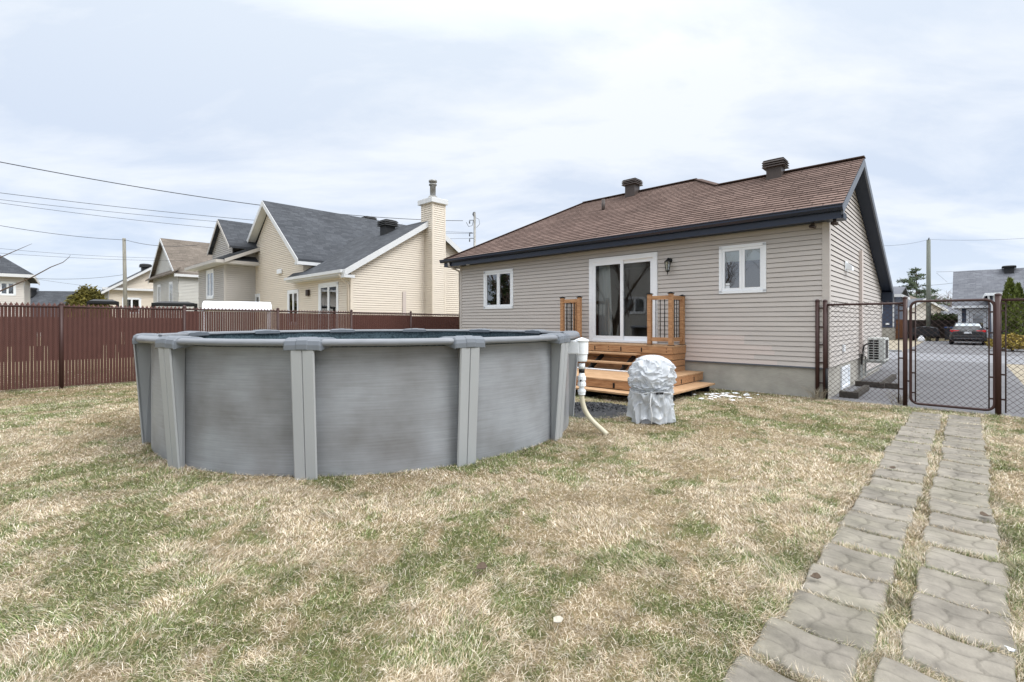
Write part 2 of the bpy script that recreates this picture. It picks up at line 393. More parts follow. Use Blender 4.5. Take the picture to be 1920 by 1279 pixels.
def col_attr_mat(name, rough=0.8, transl=0.0):
    m = bpy.data.materials.new(name); m.use_nodes = True; b = m.node_tree.nodes['Principled BSDF']
    a = N(m, 'ShaderNodeAttribute'); a.attribute_name = 'Col'; LK(m, a.outputs['Color'], b.inputs['Base Color'])
    b.inputs['Roughness'].default_value = rough; b.inputs['Specular IOR Level'].default_value = 0.2
    MATS[name] = m
col_attr_mat('grass_blade', 0.6); col_attr_mat('lawn_soil', 0.95)

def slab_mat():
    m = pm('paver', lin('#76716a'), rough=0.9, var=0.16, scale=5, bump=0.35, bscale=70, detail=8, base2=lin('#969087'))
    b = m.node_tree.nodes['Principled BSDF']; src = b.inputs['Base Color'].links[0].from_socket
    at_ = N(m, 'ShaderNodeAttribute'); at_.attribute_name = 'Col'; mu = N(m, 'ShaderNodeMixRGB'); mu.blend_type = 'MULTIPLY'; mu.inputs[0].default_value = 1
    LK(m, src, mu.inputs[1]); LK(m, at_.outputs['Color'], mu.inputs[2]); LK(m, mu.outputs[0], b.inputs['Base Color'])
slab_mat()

# ------------------------------------------------------------------ pool parameters (used by the lawn too)
PX, PY, PR, PPH = -2.05, 7.60, 2.93, math.radians(211.5)

# ------------------------------------------------------------------ ground, lawn, road
pm('far_ground', lin('#8d8262'), rough=0.95, scale=0.25, base2=lin('#a1977c'), detail=8)
g = MB().quad((-900,-900,-0.06), (900,-900,-0.06), (900,900,-0.06), (-900,900,-0.06)).build('ground', 'far_ground'); tag(g, 'flat ground of the neighbourhood reaching the horizon', 'ground', kind='structure')
def slab(name, mat, x0, x1, y0, y1, z, label, cat):
    P = [L(x0,y0,z), L(x1,y0,z), L(x1,y1,z), L(x0,y1,z)]
    o = MB().add(P+[p-Vector((0,0,0.04)) for p in P], [(0,1,2,3),(0,4,5,1),(1,5,6,2),(2,6,7,3),(3,7,4,0)]).build(name, mat)
    return tag(o, label, cat, kind='structure')
slab('driveway', 'asphalt', -3.0, 2.95, -0.02, 13.9, -0.012, 'dark asphalt driveway running beside the house to the street', 'driveway')
slab('street', 'street_asphalt', -60, 80, 13.9, 19.8, -0.016, 'grey asphalt street crossing beyond the driveway', 'street')
slab('opposite_driveway', 'asphalt', -0.4, 5.2, 19.8, 40, -0.008, 'dark asphalt driveway across the street with parked car', 'driveway')
kb = MB()
kb.beam(L(5.2,19.9,0.02), L(80,19.9,0.02), 0.15, 0.12); kb.beam(L(-60,19.9,0.02), L(-0.4,19.9,0.02), 0.15, 0.12)
tag(kb.build('kerb', 'kerb_stone'), 'pale concrete kerb along the far side of the street', 'kerb', kind='structure')

# path axis: local frame x (across) and y (along) of the houses
SW, SGAP, SP = 0.385, 0.08, 0.388
PATH_X0, PATH_X1 = tol(6.52,7.87)[0], tol(6.52,7.87)[0]+2*SW+SGAP
def green_field(x, y):
    n = fbm(x, y, 0.8, 2)*0.20+fbm(x+9, y+4, 2.6, 3)*0.40+fbm(x-4, y+7, 8.0, 3)*0.40
    bias = np.zeros_like(x)
    bias += 0.06*np.clip((4.0-y)/2.5, 0, 1)                    # greener towards the front
    bias += 0.04*np.exp(-((x+2.0)/2.2)**2-((y-2.8)/1.4)**2)
    bias += 0.06*np.exp(-((x-0.6)/1.3)**2-((y-4.2)/1.6)**2)
    bias -= 0.09*np.exp(-((x-2.6)/1.6)**2-((y-4.6)/2.2)**2)     # worn straw area by the path
    bias -= 0.08*np.exp(-((x+1.8)/2.6)**2-((y-4.2)/0.5)**2)     # straw strip at the pool's foot
    bias += 0.05*np.exp(-((x+8)/3)**2-((y-9)/3)**2)
    lx = (x-CX)*DX.x+(y-CY)*DX.y
    bias += 0.09*np.exp(-((lx-PATH_X0+0.12)/0.16)**2)+0.05*np.exp(-((lx-PATH_X1-0.1)/0.14)**2)
    return np.clip((n+bias-0.49)/0.12, 0, 1)
def lawn_z(x, y):
    return 0.035*(fbm(x, y, 0.8, 3)-0.5)+0.012*(fbm(x+3, y+8, 4.0, 2)-0.5)
DRY = np.array([lin('#c6b69e'), lin('#d0c2ab'), lin('#ddd1bd'), lin('#a99881'), lin('#b9a78a'), lin('#eae0d0'), lin('#9c8b6e')])
GRN = np.array([lin('#6e8048'), lin('#7f9058'), lin('#5b713c'), lin('#8b9864'), lin('#4f6736')])
SOIL_D, SOIL_G = np.array(lin('#7d6f55')), np.array(lin('#585b36'))  # soil tones lowered to paint in extra shade between the blades
def poly_in(x, y):
    """is the point on the back lawn (house-frame test)"""
    lx = (x-CX)*DX.x+(y-CY)*DX.y; ly = (x-CX)*DY.x+(y-CY)*DY.y
    ok = (ly < -0.03) & (lx > -18.2)
    ok &= ~((np.hypot(x-PX, y-PY) < PR+0.0))
    ok &= ~((lx > -6.2) & (lx < -2.45) & (ly > -2.6))
    return ok, lx, ly
def lawn():
    st = 0.055; xs = np.arange(-14.5, 12, st); ys = np.arange(0.6, 19, st)
    X, Y = np.meshgrid(xs, ys); lx = (X-CX)*DX.x+(Y-CY)*DX.y; ly = (X-CX)*DY.x+(Y-CY)*DY.y
    keep = (ly < 0.02) & (lx > -18.6)
    Z = lawn_z(X, Y)-0.012
    Z = np.where((lx > PATH_X0-0.05) & (lx < PATH_X1+0.05), Z*0.3-0.016, Z)
    n = X.size; idx = np.arange(n).reshape(X.shape)
    q = np.stack([idx[:-1,:-1], idx[:-1,1:], idx[1:,1:], idx[1:,:-1]], -1)
    kq = keep[:-1,:-1] & keep[:-1,1:] & keep[1:,1:] & keep[1:,:-1]
    q = q[kq]
    gf = green_field(X, Y); br = 0.75+0.5*fbm(X, Y, 9, 3)
    C = (SOIL_D*(1-gf[...,None])+SOIL_G*gf[...,None])*br[...,None]
    me = bpy.data.meshes.new('lawn'); me.vertices.add(n); me.vertices.foreach_set('co', np.stack([X,Y,Z],-1).astype(np.float32).ravel())
    me.loops.add(q.size); me.loops.foreach_set('vertex_index', q.ravel().astype(np.int32))
    me.polygons.add(len(q)); me.polygons.foreach_set('loop_start', np.arange(0, q.size, 4, dtype=np.int32)); me.polygons.foreach_set('loop_total', np.full(len(q), 4, np.int32))
    me.polygons.foreach_set('use_smooth', np.ones(len(q), bool))
    a = me.color_attributes.new('Col', 'FLOAT_COLOR', 'POINT'); a.data.foreach_set('color', np.concatenate([C, np.ones(C.shape[:2]+(1,))], -1).astype(np.float32).ravel())
    me.materials.append(MATS['lawn_soil']); me.update(calc_edges=True); me.validate()
    o = bpy.data.objects.new('lawn', me); COL.objects.link(o); tag(o, 'patchy straw and green back lawn', 'lawn', kind='structure')
lawn()

# slabs: list of (x0,x1,y0,y1) in house frame, two columns
SLABS = []
_r = random.Random(11)
def make_slabs():
    ytop = -0.58; n = 24; pit = SP
    for c in range(2):
        w = SW
        x0 = PATH_X0+c*(SW+SGAP)
        y = ytop-_r.uniform(0, 0.1)
        for k in range(n):
            l = pit-_r.choice([0.004, 0.006, 0.008, 0.04, 0.03])
            jx = _r.uniform(-0.018, 0.018)+0.012*math.sin(k*0.7+c*2)-0.09*max(0, -y-7.8)
            SLABS.append((x0+jx, x0+w+jx, y-l, y, _r.uniform(-0.03, 0.03), c))
            y -= pit
make_slabs()
def in_slab(lx, ly, mg=0.012):
    m = np.zeros(lx.shape, bool)
    for x0, x1, y0, y1, r, c in SLABS: m |= (lx > x0+mg) & (lx < x1-mg) & (ly > y0+mg) & (ly < y1-mg)
    return m

def blades():
    Vs = []; Fs = []; Cs = []; off = 0
    rg = np.random.RandomState(5)
    bins = [(1.35, 2.2, 20000), (2.2, 3.2, 15000), (3.2, 4.5, 9000), (4.5, 6.5, 5000), (6.5, 9.5, 2500), (9.5, 15.5, 900)]
    for y0, y1, dn in bins:
        xl, xr = -1.09*y1-2.0, 1.09*y1+(2.0 if y0 < 4 else 0.5)
        n = int((xr-xl)*(y1-y0)*dn)
        x = rg.uniform(xl, xr, n); y = rg.uniform(y0, y1, n)
        m_ = int(0.98*9.4*dn*1.6); pxx = rg.uniform(PATH_X0-0.03, PATH_X1+0.05, m_); pyy = rg.uniform(-9.9, -0.5, m_)
        wx = CX+DX.x*pxx+DY.x*pyy; wy = CY+DX.y*pxx+DY.y*pyy; kp = (wy > y0) & (wy < y1) & ~in_slab(pxx, pyy, 0.010)
        x = np.concatenate([x, wx[kp]]); y = np.concatenate([y, wy[kp]])
        ok, lx, ly = poly_in(x, y)
        ok &= ~in_slab(lx, ly)
        inpath = (lx > PATH_X0-0.02) & (lx < PATH_X1+0.04) & (ly < -0.5)
        x, y, lx, ly, inpath = x[ok], y[ok], lx[ok], ly[ok], inpath[ok]
        n = len(x)
        gf = green_field(x, y); gf = np.where(inpath, 0.5*gf+0.75*np.clip((fbm(x, y, 4.0, 2)-0.3)*1.6, 0, 1), gf)
        isg = rg.rand(n) < (0.06+0.48*gf)
        far = (y0+y1)/2
        wk = 0.0011+0.00046*far
        tuft = np.clip((fbm(x, y, 11, 2)-0.5)*2.2+0.5, 0, 1)*0.6+fbm(x+3, y, 3.5, 2)*0.4
        ln = np.where(isg, rg.uniform(0.022, 0.052, n), rg.uniform(0.018, 0.052, n))*(0.55+0.8*tuft)
        edge = np.exp(-((lx-PATH_X0+0.10)/0.12)**2)+np.exp(-((lx-PATH_X1-0.08)/0.1)**2)
        ln = ln*(1+0.45*edge*(~inpath)); ln = np.where(inpath, ln*1.1, ln)
        pe = np.hypot(x-PX, y-PY)-PR; ln = np.where(pe < 0.2, ln*1.3, ln)
        tilt = np.where(isg, rg.normal(0.85, 0.28, n), rg.normal(1.36, 0.17, n)); tilt = np.clip(tilt, 0.1, 1.5); tilt = np.where(inpath, tilt*0.75, tilt)
        wind = 2*PI*fbm(x, y, 0.9, 2)*2
        az = np.where(rg.rand(n) < 0.45, wind+rg.normal(0, 0.6, n), rg.uniform(0, 2*PI, n))
        w = rg.uniform(0.7, 1.3, n)*wk*np.where(isg, 1.0, 0.9)
        z = lawn_z(x, y)-0.012
        z = np.where(inpath, z*0.3-0.016, z)
        hx, hy = np.cos(az), np.sin(az)
        ca = az+PI/2+rg.normal(0, 0.5, n); px, py = np.cos(ca)*w/2, np.sin(ca)*w/2
        h1 = ln*0.55; t1 = tilt*0.88; t2 = np.clip(tilt*1.12, 0, 1.6)
        mx_, mz_ = np.sin(t1)*h1, np.cos(t1)*h1
        ex, ez = mx_+np.sin(t2)*ln*0.45, mz_+np.cos(t2)*ln*0.45
        rise = np.where(isg, 0, rg.uniform(0, 0.018, n))
        B = np.stack([x-px, y-py, z+rise-0.004], -1); B2 = np.stack([x+px, y+py, z+rise-0.004], -1)
        M = np.stack([x+hx*mx_-px*0.8, y+hy*mx_-py*0.8, z+rise+mz_], -1); M2 = np.stack([x+hx*mx_+px*0.8, y+hy*mx_+py*0.8, z+rise+mz_], -1)
        T = np.stack([x+hx*ex, y+hy*ex, z+rise+ez], -1)
        V = np.stack([B, B2, M2, M, T], 1)
        base = (np.arange(n)*5+off)[:,None]
        tri = np.concatenate([base+np.array([0,1,2]), base+np.array([0,2,3]), base+np.array([3,2,4])], 1).reshape(-1, 3)
        pick = rg.randint(0, len(DRY), n); pg = rg.randint(0, len(GRN), n)
        c = np.where(isg[:,None], GRN[pg], DRY[pick])
        mixk = rg.uniform(0, 0.35, n)[:,None]; c = np.where(isg[:,None], c*(1-mixk*0.6)+DRY[pick]*mixk*0.6, c*(1-0.12*gf[:,None])+GRN[pg]*0.12*gf[:,None])
        cl = np.clip((fbm(x+2, y+5, 16, 2)-0.5)*2.0+(fbm(x+7, y+1, 5, 2)-0.5)*1.1, -0.6, 0.6)
        c = c*(rg.uniform(0.72, 1.22, n)*(1+0.40*cl))[:,None]
        Cc = np.repeat(c[:,None,:], 5, 1)
        Vs.append(V.reshape(-1,3)); Fs.append(tri); Cs.append(Cc.reshape(-1,3)); off += n*5
    V = np.concatenate(Vs); T = np.concatenate(Fs); C = np.concatenate(Cs)
    me = bpy.data.meshes.new('grass'); me.vertices.add(len(V)); me.vertices.foreach_set('co', V.astype(np.float32).ravel())
    me.loops.add(T.size); me.loops.foreach_set('vertex_index', T.ravel().astype(np.int32))
    me.polygons.add(len(T)); me.polygons.foreach_set('loop_start', np.arange(0, T.size, 3, dtype=np.int32)); me.polygons.foreach_set('loop_total', np.full(len(T), 3, np.int32))
    a = me.color_attributes.new('Col', 'FLOAT_COLOR', 'POINT'); a.data.foreach_set('color', np.concatenate([C, np.ones((len(C),1))], -1).astype(np.float32).ravel())
    me.materials.append(MATS['grass_blade']); me.update(calc_edges=True)
    o = bpy.data.objects.new('grass', me); COL.objects.link(o); tag(o, 'dry straw-coloured and green grass blades covering the lawn', 'grass', kind='stuff')
    print('blades', len(T)//3)
blades()

# paved path: slabs pressed with wavy interlocking-brick grooves
def path():
    VV = []; FF = []; CC = []
    rg = random.Random(8)
    for x0, x1, y0, y1, rot, c in SLABS:
        w = x1-x0; l = y1-y0; nx, ny = 44, 40; o = len(VV)
        cx, cy = (x0+x1)/2, (y0+y1)/2; dz = rg.uniform(-0.004, 0.004); tx = rg.uniform(-0.012, 0.012); ty = rg.uniform(-0.015, 0.015); tone = rg.uniform(0.92, 1.06)
        for j in range(ny+1):
            for i in range(nx+1):
                a = i/nx; b = j/ny
                xx = (a-0.5)*w+0.006*math.sin(b*2*PI+c); yy = (b-0.5)*l+0.013*math.sin(a*2*PI*1.3+0.5)
                z = 0.008+dz+tx*xx+ty*yy
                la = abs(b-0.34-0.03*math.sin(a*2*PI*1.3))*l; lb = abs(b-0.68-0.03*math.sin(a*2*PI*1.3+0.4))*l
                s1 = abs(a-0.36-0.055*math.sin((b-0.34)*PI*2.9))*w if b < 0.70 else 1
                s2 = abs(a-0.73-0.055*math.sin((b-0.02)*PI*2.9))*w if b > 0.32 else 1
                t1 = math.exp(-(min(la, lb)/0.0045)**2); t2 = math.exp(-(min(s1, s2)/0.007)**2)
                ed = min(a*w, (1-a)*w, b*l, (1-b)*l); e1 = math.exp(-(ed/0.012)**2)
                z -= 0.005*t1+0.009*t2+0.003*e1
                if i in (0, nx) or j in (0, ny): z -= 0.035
                VV.append(L(cx+xx-yy*rot, cy+yy+xx*rot, z)); CC.append((tone*(1-0.30*max(t1, t2*0.85)), e1))  # groove colour darkened: dirt plus painted shade that brings out the depth
        FF += [(o+j*(nx+1)+i, o+j*(nx+1)+i+1, o+(j+1)*(nx+1)+i+1, o+(j+1)*(nx+1)+i) for j in range(ny) for i in range(nx)]
    me = bpy.data.meshes.new('path'); me.from_pydata(VV, [], FF); a = me.color_attributes.new('Col', 'FLOAT_COLOR', 'POINT')
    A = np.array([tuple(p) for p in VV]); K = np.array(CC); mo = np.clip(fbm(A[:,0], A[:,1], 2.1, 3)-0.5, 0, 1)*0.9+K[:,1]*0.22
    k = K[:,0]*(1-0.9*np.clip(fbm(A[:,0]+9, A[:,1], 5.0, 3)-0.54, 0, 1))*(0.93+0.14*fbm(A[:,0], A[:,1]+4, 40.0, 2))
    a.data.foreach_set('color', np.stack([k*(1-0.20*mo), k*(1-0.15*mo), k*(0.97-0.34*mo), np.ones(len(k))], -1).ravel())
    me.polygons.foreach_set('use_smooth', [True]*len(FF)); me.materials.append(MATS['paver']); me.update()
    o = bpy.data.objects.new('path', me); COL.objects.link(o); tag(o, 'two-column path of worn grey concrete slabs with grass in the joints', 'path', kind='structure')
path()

# ------------------------------------------------------------------ windows
def window(parent, x0, x1, z0, z1, y=0.0, frames=2, trim=0.06, sash=0.055, depth=0.05, back=0.25, frame_mat='white_vinyl', name='window', nrm=-1, glassm='glass', void='dark_void'):
    """opening in a wall lying in the local XZ plane at y; outside is towards -y (nrm=-1)"""
    n = nrm
    fr = MB(); yo = y+n*0.03; yi = y-n*0.03
    lo, hi = sorted((yo, yi))
    fr.box(x0-trim*0.3, x0+trim, lo, hi, z0, z1); fr.box(x1-trim, x1+trim*0.3, lo, hi, z0, z1)
    fr.box(x0-trim*0.3, x1+trim*0.3, lo, hi, z0-trim*0.3, z0+trim-0.002); fr.box(x0-trim*0.3, x1+trim*0.3, lo, hi, z1-trim+0.002, z1+trim*0.3)
    f = fr.build(name, frame_mat, parent)
    ww = (x1-x0-2*trim)/frames
    lo2, hi2 = sorted((y+n*0.015, y-n*0.03))
    for i in range(frames):
        a = x0+trim+i*ww; b = a+ww; s = MB()
        s.box(a+0.002, a+sash, lo2, hi2, z0+trim, z1-trim); s.box(b-sash, b-0.002, lo2, hi2, z0+trim, z1-trim)
        s.box(a+sash, b-sash, lo2, hi2, z0+trim, z0+trim+sash); s.box(a+sash, b-sash, lo2, hi2, z1-trim-sash, z1-trim)
        s.build('sash', frame_mat, f)
        yg = y-n*0.008
        gq = [(a+sash, yg, z0+trim+sash), (b-sash, yg, z0+trim+sash), (b-sash, yg, z1-trim-sash), (a+sash, yg, z1-trim-sash)]
        if n > 0: gq = gq[::-1]
        MB().quad(*gq).build('pane', glassm, f)
    if void:
        lo3, hi3 = sorted((y-n*0.06, y-n*back)); v = MB()
        # shallow dark room behind the glass, open towards the outside
        yb = y-n*back; ya = y-n*0.031
        P = [(x0,ya,z0),(x1,ya,z0),(x1,ya,z1),(x0,ya,z1),(x0,yb,z0),(x1,yb,z0),(x1,yb,z1),(x0,yb,z1)]
        v.add(P, [(4,5,6,7),(0,1,5,4),(1,2,6,5),(2,3,7,6),(3,0,4,7)]); v.build('reveal', void, f)
    return f

def roof_slab(mb, pts, th=0.14, uo=None, ud=None):
    """thick roof plane from 3-D points given counter-clockwise seen from above; uv along the first edge"""
    P = [Vector(p) for p in pts]; U = (P[1]-P[0]).normalized(); n = (P[1]-P[0]).cross(P[2]-P[0]).normalized(); V = n.cross(U)
    uv = [((p-P[0]).dot(U), (p-P[0]).dot(V)) for p in P]; k = len(P)
    D = Vector((0,0,-th))
    mb.add(P, [tuple(range(k))], [uv])
    mb.add(P+[p+D for p in P], [tuple(range(2*k-1, k-1, -1))]+[(i, k+i, k+(i+1) % k, (i+1) % k) for i in range(k)], [None]*(k+1))

def roof_vent(parent, x, y, z, s=0.55, mat='vent_brown', h=0.75):
    v = MB(); a = s*0.5
    v.box(x-a*0.72, x+a*0.72, y-a*0.72, y+a*0.72, z-0.35, z+h*0.5)
    for k in range(3):
        zz0 = z+h*0.5+k*h*0.12
        w0 = a*1.08; w1 = a*0.98
        V = [(x-w0,y-w0,zz0),(x+w0,y-w0,zz0),(x+w0,y+w0,zz0),(x-w0,y+w0,zz0),(x-w1,y-w1,zz0+h*0.075),(x+w1,y-w1,zz0+h*0.075),(x+w1,y+w1,zz0+h*0.075),(x-w1,y+w1,zz0+h*0.075)]
        v.add(V, [(3,2,1,0),(4,5,6,7),(0,1,5,4),(1,2,6,5),(2,3,7,6),(3,0,4,7)])
        v.box(x-a*0.8, x+a*0.8, y-a*0.8, y+a*0.8, zz0+h*0.076, zz0+h*0.119)
    zt = z+h*0.5+3*h*0.12
    w0 = a*1.0; w1 = a*0.45
    V = [(x-w0,y-w0,zt),(x+w0,y-w0,zt),(x+w0,y+w0,zt),(x-w0,y+w0,zt),(x-w1,y-w1,zt+h*0.1),(x+w1,y-w1,zt+h*0.1),(x+w1,y+w1,zt+h*0.1),(x-w1,y+w1,zt+h*0.1)]
    v.add(V, [(3,2,1,0),(4,5,6,7),(0,1,5,4),(1,2,6,5),(2,3,7,6),(3,0,4,7)])
    return v.build('roof_vent', mat, parent)

# ------------------------------------------------------------------ the bungalow
H = thing('bungalow', 'grey-beige vinyl-sided bungalow with brown shingle roof and navy gutter', 'house', (CX, CY, 0), RZ)
W0 = -11.03; ZS = 0.6; ZSOF = 3.45
TAN = 0.58; ZE = 3.69; YE = -0.40; YR = 2.15; ZR = ZE+TAN*(YR-YE); YH = 3.12; ZH = ZE+TAN*(YH-YE); YB = 7.9; TB = 0.4525
WINS = [(-9.786, -8.466, 1.94, 3.17), (-2.067, -1.125, 2.14, 3.17)]
DOOR = (-5.545, -3.584, 0.965, 3.20)
P = 0.1016
w = MB()
holes = [[(a-W0,c),(b-W0,c),(b-W0,d),(a-W0,d)] for a, b, c, d in WINS+[DOOR]]
w.lap([[(0,ZS),(-W0,ZS),(-W0,ZSOF),(0,ZSOF)]]+holes, (W0,0,0), (1,0,0), (0,0,1), (0,-1,0), P, 0.016, ZS, 0.13)
YSD = 4.75
ztop = lambda y: (ZE+TAN*(y-YE) if y <= YR else ZR-TB*(y-YR))-0.10
w.lap([[(0,ZS),(YSD,ZS),(YSD,0.1),(YB,0.1),(YB,ztop(YB)),(YR,ztop(YR)),(0,ztop(0))]], (0,0,0), (0,1,0), (0,0,1), (1,0,0), P, 0.016, ZS, 0.13)
w.lap([[(0,ZS),(8,ZS),(8,ZSOF),(0,ZSOF)]], (W0,8,0), (0,-1,0), (0,0,1), (-1,0,0), P, 0.016, ZS, 0.13)
wall = w.build('siding', 'siding', H)
# replaced lighter courses near the deck
nb = MB(); rr = random.Random(4)
for k, (a, b) in enumerate([(-2.9,-0.9),(-2.9,-1.35),(-2.95,-0.95),(-2.95,-1.0),(-2.95,-1.55),(-2.95,-1.55)]):
    z = ZS+P*k
    nb.quad((a,-0.0185,z), (b,-0.0185,z), (b,-0.0035,z+P-0.004), (a,-0.0035,z+P-0.004))
nb.build('new_siding_courses', 'siding_new', H)
fd = MB(); fd.box(W0+0.03, -0.03, 0.02, 7.8, -0.1, ZS+0.03)
for y0, y1 in ((0.03, 1.3), (2.35, YSD)): fd.box(-0.04, -0.012, y0, y1, -0.1, ZS+0.02)
fd.box(-0.04, -0.012, 1.3, 2.35, -0.1, 0.02)
fd.box(-0.04, -0.012, 1.3, 2.35, 0.53, ZS+0.02)
fd.build('foundation', 'concrete', H)
st_ = MB(); st_.box(W0, 0.004, -0.022, -0.002, ZS-0.03, ZS); st_.build('starter_strip', 'grey_metal', H)
ct = MB(); ct.box(-0.10, 0.0, -0.024, 0.0, ZS-0.01, ZSOF); ct.box(0.0, 0.024, -0.024, 0.10, ZS-0.01, ZSOF+0.15); ct.build('corner_trim', 'siding', H)
ct = MB(); ct.box(W0, W0+0.09, -0.024, 0.0, ZS-0.01, ZSOF); ct.build('corner_trim', 'siding', H)
ct = MB(); ct.box(0.0, 0.024, YB-0.08, YB, 0.05, ztop(YB)); ct.build('corner_trim', 'siding', H)
# roof
r = MB(); XR = 0.30; XL = -11.45
sl = math.sqrt(1+TAN*TAN); V1 = Vector((0, 1, TAN))/sl; N1 = Vector((0, -TAN, 1))/sl
XH1 = -3.85; XH0 = XL+(YH-YE); vr = (YR-YE)*sl; vh = (YH-YE)*sl
xk = XH1+(YH-YR)
poly = [(XL-XL,0),(XR-XL,0),(XR-XL,vr),(xk-XL,vr),(XH1-XL,vh),(XH0-XL,vh)]
r.lap([poly], (XL,YE,ZE), (1,0,0), V1, N1, 0.145, 0.015)
# left hip plane, right hip plane of the high ridge, far slopes
XW = XL; YBK = YH+(YH-YE)
def plane_lap(pts):
    A, B = Vector(pts[0]), Vector(pts[1]); U = (B-A).normalized(); n = (B-A).cross(Vector(pts[2])-A).normalized(); V = n.cross(U)
    r.lap([[((Vector(p)-A).dot(U), (Vector(p)-A).dot(V)) for p in pts]], A, U, V, n, 0.145, 0.014)
plane_lap([(XL,YBK,ZE),(XL,YE,ZE),(XH0,YH,ZH)])
plane_lap([(XH1+2*(YH-YR)-0.3, YH+0.5, ZR-0.25),(XH1,YH,ZH),(xk,YR,ZR)][::-1])
r.quad((XH1,YH,ZH),(XH0,YH,ZH),(XL,YBK,ZE),(XH1+1.2,YBK,ZE))
zb = ZR-TB*(YB+0.2-YR)
r.quad((XR,YR,ZR),(xk-2,YR,ZR),(xk-2,YB+0.2,zb),(XR,YB+0.2,zb), [(0,0),(4,0),(4,7),(0,7)])
# underside
r.quad((XL,YE+0.02,ZE-0.06),(XL+(YR-YE),YR,ZR-0.07),(XR-0.03,YR,ZR-0.07),(XR-0.03,YE+0.02,ZE-0.06))
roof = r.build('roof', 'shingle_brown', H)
rc = MB()
for a, b in (((xk,YR,ZR),(XR+0.01,YR,ZR)), ((XH0,YH,ZH),(XH1,YH,ZH)), ((XL,YE,ZE),(XH0,YH,ZH)), ((XH1,YH,ZH),(xk,YR,ZR))):
    a = Vector(a)+Vector((0,0,0.012)); b = Vector(b)+Vector((0,0,0.012)); rc.beam(a, b, 0.22, 0.022)
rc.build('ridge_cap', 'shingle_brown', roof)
# gutter, fascia, soffits, verge boards
gt = MB(); prof = [(0,0),(-0.085,0.0),(-0.125,0.05),(-0.125,0.085),(-0.14,0.10),(-0.14,0.115),(-0.125,0.115),(-0.118,0.095),(0,0.095)]
gt.prism([(p[0], p[1]) for p in prof], (XL-0.12, YE+0.02, ZE-0.125), (0,1,0), (0,0,1), (XR-XL+0.13,0,0))
gt.build('gutter', 'navy_metal', H, bevel=0.004)
fa = MB(); fa.box(XL, XR-0.03, YE+0.02, YE+0.045, ZSOF-0.02, ZE-0.012); fa.box(XL-0.02, XL, YE+0.02, YBK, ZSOF-0.02, ZE-0.012)
fa.build('fascia', 'navy_metal', H)
so = MB(); so.box(XL, -0.001, YE+0.046, -0.001, ZSOF, ZSOF+0.015); so.box(XL, W0, 0, 7.9, ZSOF, ZSOF+0.015)
so.build('soffit', 'navy_soffit', H)
vb = MB()
def verge(mb, y0, z0, y1, z1, x0, x1, drop0, drop1):
    mb.add([(x0,y0,z0-drop1),(x1,y0,z0-drop1),(x1,y1,z1-drop1),(x0,y1,z1-drop1),(x0,y0,z0-drop0),(x1,y0,z0-drop0),(x1,y1,z1-drop0),(x0,y1,z1-drop0)],
           [(3,2,1,0),(4,5,6,7),(0,1,5,4),(1,2,6,5),(2,3,7,6),(3,0,4,7)])
verge(vb, YE, ZE, YR, ZR, XR-0.03, XR+0.005, 0.012, 0.20); verge(vb, YR, ZR, YB+0.2, zb, XR-0.03, XR+0.005, 0.012, 0.20)
vb.build('verge_board', 'grey_metal', H)
rs = MB(); verge(rs, 0.0, ztop(0)+0.0, YR, ztop(YR), 0.02, XR-0.031, 0.02, 0.05); verge(rs, YR, ztop(YR), YB+0.2, ztop(YB+0.2), 0.02, XR-0.031, 0.02, 0.05)
rs.box(0.0, XR-0.001, YE+0.047, -0.03, ZSOF-0.02, ZSOF+0.1)
rs.box(0.026, XR-0.002, YB-0.14, YB+0.19, zb-0.42, zb-0.06)
rs.build('rake_soffit', 'navy_soffit', H)
dsp = MB(); dsp.tube([(W0-0.12,YE-0.03,ZE-0.13),(W0-0.12,YE-0.02,ZE-0.24),(W0-0.10,-0.2,ZE-0.32),(W0-0.06,0.02,ZE-0.42),(W0-0.05,0.05,0.3)], 0.04, 8); dsp.build('downspout', 'siding', H)
roof_vent(H, -5.91, YH-0.2, ZH-0.05, 0.47, 'vent_brown', 0.46)
roof_vent(H, -1.46, YR-0.15, ZR-0.12, 0.46, 'vent_brown', 0.47)
pv = MB(); pv.tube([(-6.35,1.9,ZE+TAN*2.3-0.1),(-6.35,1.9,ZE+TAN*2.3+0.34)], 0.055, 12); pv.build('vent_pipe', 'vent_brown', H)
# windows and patio door
wl_ = window(H, *WINS[0], trim=0.06, sash=0.06)
wr_ = window(H, *WINS[1], trim=0.05, sash=0.055)
bl = MB(); bl.box(WINS[1][0]+0.06, WINS[1][1]-0.06, 0.06, 0.064, 2.83, 3.12); bl.build('blind', 'blind_cloth', wr_)
bb = MB(); bb.box(WINS[1][0]+0.06, WINS[1][1]-0.06, 0.055, 0.075, 2.79, 2.828); bb.build('blind_bar', 'black_metal', wr_)
stk = MB(); stk.box(-1.95, -1.86, -0.0, 0.004, 2.31, 2.36); stk.box(-1.95, -1.86, -0.0, 0.004, 2.245, 2.30); stk.build('sticker', 'plate_white', wr_)
dx0, dx1, dz0, dz1 = DOOR
dr = MB(); t = 0.10
dr.box(dx0-0.02, dx0+t, -0.045, 0.05, dz0, dz1+0.02); dr.box(dx1-t, dx1+0.02, -0.045, 0.05, dz0, dz1+0.02)
dr.box(dx0+t, dx1-t, -0.045, 0.05, dz1-t, dz1+0.02); dr.box(dx0+t, dx1-t, -0.055, 0.06, dz0, dz0+0.06)
door = dr.build('patio_door', 'white_vinyl', H, bevel=0.004)
mid = (dx0+dx1)/2
